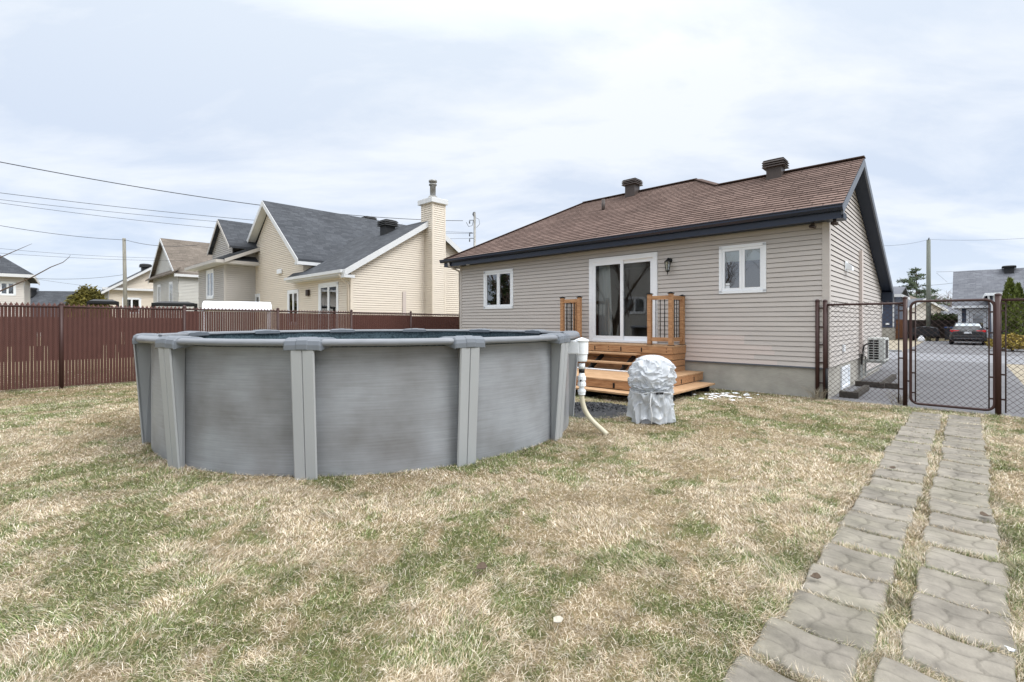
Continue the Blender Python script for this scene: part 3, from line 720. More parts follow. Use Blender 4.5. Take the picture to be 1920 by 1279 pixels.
for a, b, yo in ((dx0+t, mid+0.05, -0.035), (mid-0.04, dx1-t, 0.005)):
    s = MB(); q = 0.085; z0, z1 = dz0+0.06, dz1-t
    s.box(a+0.001, a+q, yo, yo+0.03, z0, z1); s.box(b-q, b-0.001, yo, yo+0.03, z0, z1); s.box(a+q, b-q, yo, yo+0.03, z0, z0+q+0.02); s.box(a+q, b-q, yo, yo+0.03, z1-q, z1)
    s.build('door_panel', 'white_vinyl', door)
    MB().quad((a+q,yo+0.015,z0+q),(b-q,yo+0.015,z0+q),(b-q,yo+0.015,z1-q),(a+q,yo+0.015,z1-q)).build('pane', 'door_glass', door)
hd = MB(); hd.box(dx1-t-0.06, dx1-t-0.035, -0.03, 0.004, 1.9, 2.15); hd.build('door_handle', 'white_vinyl', door)
# the room behind the patio door
rm = MB(); x0, x1, y0, y1, z0, z1 = dx0-1.2, dx1+1.5, 0.09, 4.2, dz0+0.02, 3.40
rm.add([(x0,y0,z0),(x1,y0,z0),(x1,y1,z0),(x0,y1,z0),(x0,y0,z1),(x1,y0,z1),(x1,y1,z1),(x0,y1,z1)], [(4,7,6,5),(1,5,6,2),(2,6,7,3),(3,7,4,0)]); rm.build('room_wall', 'room_wall', H)
MB().quad((x0,y0,z0),(x1,y0,z0),(x1,y1,z0),(x0,y1,z0)).build('room_floor', 'room_floor', H)
# porch lamp
lmp = MB(); lx_, lz_ = -3.24, 3.0
lmp.lathe([(0.0,0),(0.062,0.0),(0.062,0.012),(0.04,0.03),(0.0,0.03)], (0,0,0), 16)
lmp.v = [(lx_+0.0+p[0], -0.022-p[2], lz_-0.02+p[1]) for p in lmp.v]
lmp.tube([(lx_,-0.04,lz_),(lx_-0.0,-0.11,lz_+0.03),(lx_,-0.15,lz_-0.0)], 0.012, 8)
lamp = lmp.build('porch_lamp', 'black_metal', H)
lc = MB(); c = (lx_, -0.15, lz_-0.02)
lc.lathe([(0.0,0.02),(0.03,0.015),(0.085,-0.035),(0.09,-0.045),(0.0,-0.045)], c, 6, smooth=False)
for k in range(6):
    a = k*PI/3; lc.tube([(c[0]+0.075*math.cos(a), c[1]+0.075*math.sin(a), c[2]-0.045), (c[0]+0.045*math.cos(a), c[1]+0.045*math.sin(a), c[2]-0.25)], 0.007, 5)
lc.lathe([(0.0,-0.25),(0.055,-0.25),(0.05,-0.27),(0.012,-0.29),(0.015,-0.31),(0.0,-0.36)], c, 8)
lc.build('lantern_cage', 'black_metal', lamp)
lg = MB(); lg.lathe([(0.068,-0.046),(0.038,-0.249)], c, 6, smooth=False); lg.build('lantern_glass', 'glass', lamp)
# security cameras under the soffit
for (x, y, z) in ((-0.22, -0.2, ZSOF-0.02), (0.15, -0.28, ZSOF-0.02)):
    s = MB(); s.tube([(x,y,z),(x,y,z-0.05)], 0.03, 10); s.tube([(x-0.05,y+0.0,z-0.06),(x+0.05,y-0.05,z-0.09)], 0.032, 10); s.build('security_camera', 'camera_brown', H)
sp = MB(); sp.lathe([(0.0,0),(0.06,0),(0.06,-0.012),(0.0,-0.012)], (-10.4,-0.2,ZSOF), 14); sp.build('soffit_light', 'white_vinyl', H)
# side wall fittings
vh_ = MB(); vh_.box(0.018, 0.03, 1.62, 1.94, 2.62, 2.84); vh_.prism([(0.03,2.82),(0.14,2.72),(0.14,2.63),(0.03,2.66)], (0,1.66,0), (1,0,0), (0,0,1), (0,0.24,0)); vh_.build('dryer_vent', 'white_vinyl', H)
lc2 = MB(); lc2.box(0.012, 0.075, 3.58, 3.78, 0.7, 3.28); lc2.build('line_cover', 'siding_new', H)
ot = MB(); ot.box(0.012, 0.05, 1.35, 1.5, 0.85, 1.0); ot.build('outlet_box', 'white_vinyl', H)
bw = MB(); bw.box(-0.02, 0.012, 1.32, 1.40, 0.03, 0.52); bw.box(-0.02, 0.012, 2.25, 2.33, 0.03, 0.52); bw.box(-0.02, 0.012, 1.40, 2.25, 0.03, 0.09); bw.box(-0.02, 0.012, 1.40, 2.25, 0.45, 0.52)
bwo = bw.build('basement_window', 'white_vinyl', H)
bp_ = MB(); bp_.quad((-0.012,1.4,0.09),(-0.012,2.25,0.09),(-0.012,2.25,0.45),(-0.012,1.4,0.45)); bp_.build('pane', 'white_plastic', bwo)
dp = MB(); dp.tube([(-0.02,-0.06,ZS-0.01),(-0.02,-0.06,0.0)], 0.022, 8); dp.build('drain_pipe', 'black_plastic', H)
# front wing of the bungalow, low grey wall beyond the gable (mostly hidden)
bwng = MB(); bwng.box(W0+0.2, -0.4, 7.7, 8.0, 0, 2.4); bwng.build('front_wall', 'siding', H)

# ------------------------------------------------------------------ furniture seen through the patio door
cu = thing('curtain', 'white curtain hanging inside the patio door', 'curtain', L(0,0,0), RZ)
cm = MB(); n = 26; rows = 8
V = []
for j in range(rows+1):
    fz = j/rows; z = 0.99+fz*2.35
    for i in range(n+1):
        a = i/n; xx = dx0+0.12+a*(0.36+0.12*(1-fz)); V.append((xx, 0.22+0.035*math.sin(a*30+fz*0.6), z))
cm.add(V, [(j*(n+1)+i, j*(n+1)+i+1, (j+1)*(n+1)+i+1, (j+1)*(n+1)+i) for j in range(rows) for i in range(n)], smooth=True); cm.build('cloth', 'curtain_cloth', cu)
rod = MB(); rod.tube([(dx0-0.2,0.22,3.35),(dx1+0.2,0.22,3.35)], 0.012, 8); rod.build('curtain_rod', 'black_metal', cu)
tb = thing('dining_table', 'dark wooden dining table behind the patio door glass', 'table', L(-3.4,1.5,dz0+0.02), RZ)
s = MB(); s.box(-1.0, 0.9, -0.4, 0.5, 0.70, 0.75); s.build('tabletop', 'table_wood', tb)
for a in (-0.9, 0.8):
    for b in (-0.32, 0.42):
        s = MB(); s.box(a-0.04, a+0.04, b-0.04, b+0.04, 0, 0.70); s.build('leg', 'table_wood', tb)
ch = thing('dining_chair', 'white shell chair with splayed wooden legs beside the dark table', 'chair', L(-3.95,0.75,dz0+0.02), RZ+0.3)
s = MB(); V = []
for j in range(9):
    for i in range(7):
        a = (i/6-0.5)*0.44; b = j/8
        if b < 0.5: y = -0.22+b*0.84; z = 0.44+1.2*(a*a)*0.4
        else: y = 0.2+0.02*(b-0.5); z = 0.44+(b-0.5)*0.84; y -= a*a*0.9*(b-0.5)
        V.append((a, y, z))
s.add(V, [(j*7+i, j*7+i+1, (j+1)*7+i+1, (j+1)*7+i) for j in range(8) for i in range(6)], smooth=True); so_ = s.build('shell', 'chair_shell', ch)
sd = so_.modifiers.new('thick', 'SOLIDIFY'); sd.thickness = 0.012
for a in (-1, 1):
    for b in (-1, 1):
        s = MB(); s.tube([(a*0.12,b*0.12,0.44),(a*0.23,b*0.23,0)], [0.016,0.01], 8); s.build('leg', 'chair_leg', ch)
def lampmat():
    m = bpy.data.materials.new('bulb'); m.use_nodes = True; b = m.node_tree.nodes['Principled BSDF']; b.inputs['Emission Color'].default_value = (1, 0.86, 0.65, 1); b.inputs['Emission Strength'].default_value = 6; MATS['bulb'] = m
lampmat()
pl = thing('pendant_lamp', 'small lit pendant lamp seen through the patio door', 'lamp', L(-2.95,2.2,0), RZ)
s = MB(); s.tube([(0,0,3.4),(0,0,2.72)], 0.006, 6); s.build('cord', 'black_metal', pl)
s = MB(); s.lathe([(0.0,2.60),(0.05,2.61),(0.07,2.66),(0.045,2.71),(0,2.73)], (0,0,0), 12); s.build('bulb', 'bulb', pl)

# ------------------------------------------------------------------ wooden deck and steps
D = thing('wooden_deck', 'new cedar-toned two-level wooden deck with steps at the patio door', 'deck', (CX, CY, 0), RZ)
UZ = 0.955; UX0, UX1, UY = -6.15, -2.83, -0.76
def planks(mb, x0, x1, y0, y1, z, th=0.03, wdt=0.14, gap=0.006, along='x'):
    if along == 'x':
        n = max(1, round((y1-y0)/wdt)); p = (y1-y0)/n
        for i in range(n): mb.box(x0, x1, y0+i*p+gap/2, y0+(i+1)*p-gap/2, z-th, z)
    else:
        n = max(1, round((x1-x0)/wdt)); p = (x1-x0)/n
        for i in range(n): mb.box(x0+i*p+gap/2, x0+(i+1)*p-gap/2, y0, y1, z-th, z)
s = MB(); planks(s, UX0, UX1, UY, -0.03, UZ); s.build('upper_boards', 'deck_board', D, bevel=0.003)
s = MB()
s.box(UX0+0.02, UX1-0.02, UY+0.01, UY+0.045, UZ-0.185, UZ-0.032)
for k, z in enumerate((UZ-0.19, UZ-0.335, UZ-0.48)):
    s.box(UX0+0.03, UX1-0.03, UY+0.03, UY+0.055, z-0.135, z-0.004)
s.build('front_skirt', 'cedar_wood', D, bevel=0.002)
s = MB()
s.box(UX1-0.045, UX1-0.01, UY+0.046, -0.03, UZ-0.185, UZ-0.032)
for k, z in enumerate((UZ-0.19, UZ-0.335, UZ-0.48)): s.box(UX1-0.055, UX1-0.03, UY+0.056, -0.03, z-0.135, z-0.004)
s.build('side_skirt', 'cedar_wood', D, bevel=0.002)
for x in (-5.5, -4.9, -4.15, -3.6): s = MB(); s.box(x-0.012, x+0.012, UY+0.002, UY+0.0095, UZ-0.165, UZ-0.06); s.build('bracket', 'black_metal', D)
for x in (-5.2, -4.5, -2.98):
    for z in (UZ-0.07, UZ-0.14):
        s = MB(); s.tube([(x,UY+0.011,z),(x,UY+0.003,z)], 0.011, 8); s.build('bolt', 'black_metal', D)
LZ = 0.36; LX0, LX1, LY = -6.6, -2.42, -2.80
for k, (zt, yo) in enumerate(((UZ-0.20, 0.0), (UZ-0.40, 0.27))):
    s = MB(); y1 = UY-yo+0.012; planks(s, -5.75, -3.62+0.0, y1-0.29, y1-0.005, zt, 0.036, 0.145); s.build('step_tread', 'deck_board', D, bevel=0.003)
for x in (-5.55, -4.65, -3.78):
    s = MB(); s.beam((x,UY+0.0,UZ-0.27), (x,UY-0.62,LZ+0.0), 0.04, 0.10, up=(0,0,1)); s.box(x-0.02, x+0.02, UY-0.53, UY-0.49, LZ, UZ-0.437); s.build('stringer', 'black_metal', D)
s = MB(); planks(s, LX0, LX1, LY, -0.04, LZ, 0.03, 0.14); s.build('lower_boards', 'deck_board', D, bevel=0.003)
s = MB(); s.box(LX0, LX1-0.012, LY+0.012, LY+0.045, LZ-0.185, LZ-0.031); s.box(LX1-0.045, LX1-0.012, LY+0.046, -0.05, LZ-0.185, LZ-0.031); s.build('lower_skirt', 'cedar_wood', D, bevel=0.002)
for y in (-2.45, -1.85, -1.2, -0.55): s = MB(); s.box(LX1-0.0115, LX1-0.005, y-0.014, y+0.014, LZ-0.17, LZ-0.08); s.build('bracket', 'black_metal', D)
for x in (-4.7, -3.9, -3.1): s = MB(); s.box(x-0.02, x+0.02, LY+0.004, LY+0.0115, LZ-0.17, LZ-0.07); s.build('bracket', 'black_metal', D)
s = MB(); BZ = 0.165
planks(s, LX0, LX1+0.40, LY-0.32, LY+0.01, BZ, 0.036, 0.155); s.box(LX1-0.01, LX1+0.19, LY+0.015, -0.42, BZ-0.036, BZ); s.box(LX1+0.197, LX1+0.40, LY+0.015, -0.42, BZ-0.036, BZ)
s.build('bottom_step', 'deck_board', D, bevel=0.003)
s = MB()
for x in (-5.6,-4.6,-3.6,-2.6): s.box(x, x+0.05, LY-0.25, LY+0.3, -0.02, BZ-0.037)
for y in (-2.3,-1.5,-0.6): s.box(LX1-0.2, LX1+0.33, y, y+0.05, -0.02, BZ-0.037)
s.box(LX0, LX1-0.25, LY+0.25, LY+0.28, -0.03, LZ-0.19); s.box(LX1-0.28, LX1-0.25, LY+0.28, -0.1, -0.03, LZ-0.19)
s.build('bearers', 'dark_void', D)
s = MB(); s.box(-5.9, -3.6, UY-0.66, UY-0.60, LZ+0.001, LZ+0.03); s.build('snow_ledge', 'snow', D, bevel=0.01)
# railing stubs: posts with black caps, rails and black balusters
def post(x, y, top=2.14):
    s = MB(); s.box(x-0.046, x+0.046, y-0.046, y+0.046, UZ+0.012, top); p = s.build('post', 'cedar_wood', D, bevel=0.004)
    c = MB(); c.box(x-0.058, x+0.058, y-0.058, y+0.058, top, top+0.018); c.add([(x-0.05,y-0.05,top+0.018),(x+0.05,y-0.05,top+0.018),(x+0.05,y+0.05,top+0.018),(x-0.05,y+0.05,top+0.018),(x,y,top+0.045)], [(0,1,4),(1,2,4),(2,3,4),(3,0,4)]); c.build('post_cap', 'black_metal', p)
    b = MB(); b.box(x-0.062, x+0.062, y-0.062, y+0.062, UZ+0.001, UZ+0.012); b.build('post_foot', 'black_metal', p)
def rail(a, b, nb):
    for z in (2.055, UZ+0.14):
        s = MB(); s.beam((*a, z), (*b, z), 0.04, 0.09); s.build('rail', 'cedar_wood', D, bevel=0.003)
    for k in range(nb):
        f = (k+1)/(nb+1); x = a[0]+(b[0]-a[0])*f; y = a[1]+(b[1]-a[1])*f
        s = MB(); s.tube([(x,y,UZ+0.18),(x,y,2.02)], 0.011, 8); s.build('baluster', 'black_metal', D)
yf = UY+0.07
for (xs, xc) in ((-3.42, -2.90), (-5.42, -5.98)):
    sg = 1 if xc > xs else -1
    post(xs, yf); post(xc, yf); post(xc, -0.10, 2.10)
    rail((xs+sg*0.046, yf), (xc-sg*0.046, yf), 3); rail((xc, yf+0.046), (xc, -0.146), 3)

# ------------------------------------------------------------------ above-ground pool
PL = thing('swimming_pool', 'round grey above-ground swimming pool with twelve resin uprights', 'pool', (PX, PY, 0), 0)
ZT = 1.25
s = MB(); n = 144; V = []; UVs = []; Fq = []
zs_ = [-0.05, 0.02, 0.4, 0.8, ZT]
for z in zs_:
    for k in range(n+1):
        a = 2*PI*k/n; V.append((PR*math.cos(a), PR*math.sin(a), z))
for j in range(len(zs_)-1):
    for k in range(n):
        Fq.append((j*(n+1)+k, j*(n+1)+k+1, (j+1)*(n+1)+k+1, (j+1)*(n+1)+k))
        u0, u1 = 2*PI*k/n*PR, 2*PI*(k+1)/n*PR; UVs.append([(u0,zs_[j]),(u1,zs_[j]),(u1,zs_[j+1]),(u0,zs_[j+1])])
s.add(V, Fq, UVs, smooth=True); s.build('wall', 'pool_wall', PL)
s = MB(); s.lathe([(PR-0.02, 1.30),(PR-0.02,-0.05)], (0,0,0), 96); s.build('liner', 'liner', PL)
s = MB(); s.lathe([(PR-0.021,0.45),(0.0,0.45)], (0,0,0), 96, smooth=False)
pm('pool_water', lin('#22343a'), rough=0.05, var=0.2, scale=1, bump=0.1, bscale=3)
s.build('water', 'pool_water', PL)
RT = 1.332
def railprof(r0):   # radial profile r,z of the flat top ledge with a rounded outer lip
    return [(r0-0.10,RT-0.035),(r0-0.10,RT-0.006),(r0-0.06,RT),(r0+0.05,RT+0.004),(r0+0.085,RT-0.002),(r0+0.106,RT-0.014),(r0+0.114,RT-0.034),(r0+0.106,RT-0.054),(r0+0.09,RT-0.064),(r0+0.06,RT-0.062)]
def sweep(mb, prof, a0, a1, chord=True, nseg=1, grow=0.0):
    V = []; m = len(prof)
    for j in range(nseg+1):
        a = a0+(a1-a0)*j/nseg
        for (r, z) in prof: V.append((r*math.cos(a), r*math.sin(a), z))
    Fq = []
    for j in range(nseg):
        for i in range(m-1): Fq.append((j*m+i, (j+1)*m+i, (j+1)*m+i+1, j*m+i+1))
    mb.add(V, [tuple(reversed(q)) for q in Fq], smooth=True)
    mb.add(V[:m], [tuple(range(m))]); mb.add(V[-m:], [tuple(range(m-1,-1,-1))])
R0 = PR+0.045
for k in range(12):
    a0 = PPH+k*PI/6; a1 = a0+PI/6
    s = MB(); sweep(s, railprof(R0/math.cos(0)*1.0+0.012), a0+0.012, a1-0.012, nseg=2); s.build('top_rail', 'rail_resin', PL)
    # cap over the joint
    s = MB(); h = 0.052; pr = [(R0-0.115,RT-0.05),(R0-0.115,RT+0.004),(R0-0.07,RT+0.016),(R0+0.06,RT+0.02),(R0+0.105,RT+0.012),(R0+0.134,RT-0.012),(R0+0.144,RT-0.05),(R0+0.142,RT-0.098),(R0+0.128,RT-0.104),(R0+0.05,RT-0.100)]
    m = len(pr); V = []
    steps = [(-h-0.004, -0.012), (-h, -0.002), (-h*0.34, 0.0), (-h*0.30, 0.006), (h*0.30, 0.006), (h*0.34, 0.0), (h, -0.002), (h+0.004, -0.012)]
    for da, gr in steps:
        wdt = 1
        for i, (r_, z_) in enumerate(pr):
            # inner end of the cap flares a little wider than the outer
            f = 1.0+0.55*max(0, (R0+0.06-r_)/0.17)
            rr_ = r_+(gr if i > 3 else 0); zz_ = z_+(gr if 0 < i < 8 else 0)
            V.append((rr_*math.cos(a0+da*f), rr_*math.sin(a0+da*f), zz_))
    Fq = [(j*m+i, j*m+i+1, (j+1)*m+i+1, (j+1)*m+i) for j in range(len(steps)-1) for i in range(m-1)]
    s.add(V, Fq, smooth=False); s.add(V[:m], [tuple(range(m-1,-1,-1))]); s.add(V[-m:], [tuple(range(m))])
    s.build('rail_cap', 'cap_resin', PL, bevel=0.006)
    # upright: outer face leans in towards the foot, closed sides reach the wall
    s = MB(); zb_, zt_ = -0.04, RT-0.10
    hw = 0.112
    def P3(rad, tang, z): return (rad*math.cos(a0)-tang*math.sin(a0), rad*math.sin(a0)+tang*math.cos(a0), z)
    ro_t, ro_b = R0+0.135, R0+0.045
    ri = PR-0.0
    sec = lambda ro, z, k_: [P3(ri+0.004,-hw*0.5,z), P3(ro-0.03,-hw*k_*0.82,z), P3(ro-0.014,-hw*k_,z), P3(ro,-hw*k_+0.012,z), P3(ro,-0.006,z), P3(ro-0.012,0.0,z), P3(ro,0.006,z), P3(ro,hw*k_-0.012,z), P3(ro-0.014,hw*k_,z), P3(ro-0.03,hw*k_*0.82,z), P3(ri+0.004,hw*0.5,z)]
    A = sec(ro_b, zb_, 0.98); B = sec(ro_t, zt_, 1.0); m2_ = len(A)
    s.add(A+B, [(i, i+1, m2_+i+1, m2_+i) for i in range(m2_-1)]); s.build('upright', 'upright_resin', PL)
# skimmer, valve and return hose
aS = PPH+4.34*PI/6
SK = bpy.data.objects.new('skimmer', None); COL.objects.link(SK); SK.parent = PL; SK.location = ((PR+0.0)*math.cos(aS), (PR+0.0)*math.sin(aS), 0); SK.rotation_euler = (0,0,aS)
s = MB(); s.box(-0.01, 0.22, -0.088, 0.088, 1.06, 1.245); s.build('throat', 'white_plastic', SK, bevel=0.012)
s = MB(); c = (0.24,0,0)
s.lathe([(0.0,0.955),(0.066,0.955),(0.074,0.97),(0.078,1.05),(0.088,1.06),(0.091,1.24),(0.0,1.24)], c, 28, smooth=False); s.build('basket_body', 'white_plastic', SK)
s = MB(); s.lathe([(0.0,1.285),(0.02,1.28),(0.092,1.256),(0.101,1.247),(0.098,1.228),(0.091,1.228)], c, 28); s.build('lid', 'white_plastic', SK)
s = MB(); s.tube([(0.24,0,0.93),(0.24,0,0.855)], 0.045, 16); s.tube([(0.24,0,0.80),(0.24,0,0.52)], 0.038, 16); s.lathe([(0.038,0.76),(0.058,0.755),(0.058,0.70),(0.05,0.69),(0.05,0.67),(0.058,0.66),(0.058,0.62),(0.038,0.61)], c, 12, smooth=False); s.lathe([(0.038,0.57),(0.056,0.565),(0.056,0.535),(0.05,0.53),(0.05,0.50),(0.0,0.50)], c, 16, smooth=False); s.build('valve', 'white_plastic', SK)
s = MB(); s.tube([(0.24,0,0.855),(0.24,0,0.80)], 0.041, 14); s.tube([(0.24,-0.05,0.70),(0.24,-0.10,0.70)], 0.012, 8); s.build('rubber_band', 'black_plastic', SK)
hs = MB(); v0 = Vector((SK.location.x+0.24*math.cos(aS), SK.location.y+0.24*math.sin(aS), 0.51)); v3 = Vector((1.27-PX, 6.42-PY, -0.01))
pts = []
for i in range(17):
    t = i/16; b0 = v0; b1 = v0+Vector((0,0,-0.33)); b2 = v3+(v0-v3)*0.30+Vector((0,0,-0.05)); b2.z = 0.10
    pts.append(b0*(1-t)**3+b1*3*t*(1-t)**2+b2*3*t*t*(1-t)+v3*t**3)
hs.tube(pts, 0.034, 14); hs.build('hose', 'hose_cream', PL)

# ------------------------------------------------------------------ pump wrapped in plastic
CP = thing('covered_pump', 'pool pump wrapped in crumpled white translucent plastic, tied round the middle', 'pump', (2.12, 7.28, 0), 0.1)
from mathutils import noise as mn
s = MB(); nu, nv = 260, 220; V = []
for j in range(nv+1):
    f = j/nv
    z = 0.02+0.99*f
    if f < 0.45: rad = 0.368-0.025*f/0.45
    elif f < 0.5: rad = 0.343-0.014*math.sin((f-0.45)/0.05*PI)
    elif f < 0.66: rad = 0.343+0.022*math.sin((f-0.5)/0.16*PI*0.5)
    else: rad = 0.365*math.sqrt(max(0, 1-((f-0.66)/0.34)**2.5))
    zz_ = z if f < 0.80 else 0.02+0.99*(0.80+(f-0.80)*0.95)
    for i in range(nu):
        a = 2*PI*i/nu
        p = Vector((math.cos(a)*1.2, math.sin(a)*1.2, f*2.2))
        w3 = Vector((0.25*mn.noise(p*1.5), 0.25*mn.noise(p*1.5+Vector((5,0,0))), 0.3*mn.noise(p*1.2+Vector((0,5,0)))))
        pq = p+w3
        up_ = min(1.0, max(0.0, (f-0.42)/0.12)); za = 1.1+2.4*up_; xa = 2.3-1.0*up_
        rdg = (0.5-abs(mn.noise(Vector((pq.x*xa, pq.y*xa, pq.z*za))+Vector((3,1,0)))))*0.13+(0.5-abs(mn.noise(Vector((pq.x*xa*1.7, pq.y*xa*1.7, pq.z*za*2.1)))))*0.06+max(0,1-abs(mn.noise(Vector((pq.x*xa*1.6, pq.y*xa*1.6, pq.z*za*1.5))+Vector((2,2,7))))*4.0)**2*0.02-0.105
        hang = 0.018*math.sin(a*7+3*f)*max(0, 0.45-f)*2.0
        k = 1.0 if f < 0.95 else max(0.0, (1-f)/0.05)
        rr_ = max(0.0, rad+rdg*(0.5+0.5*k)+hang)
        dzz = 0.04*mn.noise(p*2.3+Vector((9,0,0)))*k + (0.03*math.sin(a*3+1)+0.03*math.sin(a*5))*max(0, 1-f*8)
        V.append((rr_*math.cos(a)*(1.05 if f > 0.5 else 1.0)+0.03*(f-0.5), rr_*math.sin(a)*0.9, max(0.0, zz_+dzz)))
Fq = [(j*nu+i, j*nu+(i+1) % nu, (j+1)*nu+(i+1) % nu, (j+1)*nu+i) for j in range(nv) for i in range(nu)]
s.add(V, Fq, smooth=True); s.build('plastic_cover', 'plastic_sheet', CP)
s = MB(); s.tube([(0.325*math.cos(a), 0.28*math.sin(a), 0.455+0.02*math.sin(3*a)) for a in [2*PI*k/32 for k in range(33)]], 0.007, 6); s.build('strap', 'white_trim', CP)
s = MB(); s.box(-0.05, 0.06, -0.295, -0.272, 0.44, 0.475); s.build('buckle', 'black_plastic', CP, bevel=0.008)
s = MB(); s.tube([(-0.12,-0.28,0.45),(-0.15,-0.31,0.3),(-0.13,-0.335,0.16),(-0.15,-0.36,0.03)], 0.007, 6); s.build('cord', 'white_trim', CP)
s = MB(); s.box(-0.24, 0.24, -0.2, 0.2, 0.0, 0.05); s.lathe([(0,0.05),(0.17,0.05),(0.17,0.5),(0.2,0.55),(0.2,0.8),(0.1,0.88),(0,0.9)], (0,0,0), 20); s.build('pump_body', 'pump_base', CP)

# mulch heap under the deck edge
def heap():
    rg = random.Random(2); s = MB()
    c = Vector((*at(1125, 8.0), 0))
    for k in range(700):
        a = rg.uniform(0, 2*PI); q = math.sqrt(rg.random()); x = c.x+0.75*q*math.cos(a)-0.12; y = c.y+0.55*q*math.sin(a)+0.25; z = 0.07*(1-q*q)+rg.uniform(0, 0.015); r_ = rg.uniform(0.012, 0.03)
        m = Matrix.Rotation(rg.uniform(0, 6), 3, Vector((rg.random()-.5, rg.random()-.5, rg.random()-.5)).normalized())
        vv = [m @ Vector(p)*r_+Vector((x,y,z)) for p in ((1,0,0),(-0.9,0.2,0),(0,0.8,0.1),(0,-0.9,0),(0.1,0,0.55),(0,0.1,-0.5))]
        s.add(vv, [(0,2,4),(2,1,4),(1,3,4),(3,0,4),(2,0,5),(1,2,5),(3,1,5),(0,3,5)])
    s.lathe([(0.8,0.0),(0.6,0.035),(0.3,0.06),(0,0.07)], (c.x-0.1,c.y+0.25,-0.01), 24)
    tag(s.build('mulch', 'mulch'), 'heap of glossy black bark chips under the lower deck edge', 'mulch', kind='stuff')
heap()
def snowp():
    rg = random.Random(9); s = MB()
    for (u, v, w_, d_) in ((1335,742,0.5,0.12),(1352,740,0.35,0.16),(1318,749,0.35,0.07),(1372,745,0.5,0.08),(1380,739,0.4,0.06),(1374,752,0.2,0.06),(1345,746,0.25,0.1),(1395,742,0.3,0.06)):
        Y = F*HC/(v-VH); x, y = at(u, Y); n = 14
        for q_ in range(7):
            c_ = Vector((x,y,0))+DX*rg.gauss(0, w_*0.28)+DY*rg.gauss(0, d_*0.9); a_ = w_*rg.uniform(0.05, 0.15); b_ = d_*rg.uniform(0.15, 0.4); V = []
            for k in range(n):
                a = 2*PI*k/n; q = rg.uniform(0.5, 1.2); V.append(c_+DX*(a_*q*math.cos(a)+0.4*b_*math.sin(a))+DY*(b_*q*math.sin(a))+Vector((0,0,0.012+0.01*rg.random())))
            V.append(c_+Vector((0,0,0.03))); s.add(V, [(k, (k+1) % n, n) for k in range(n)], smooth=True)
    tag(s.build('snow', 'snow'), 'last thin patches of melting snow on grass by the foundation', 'snow', kind='stuff')
snowp()

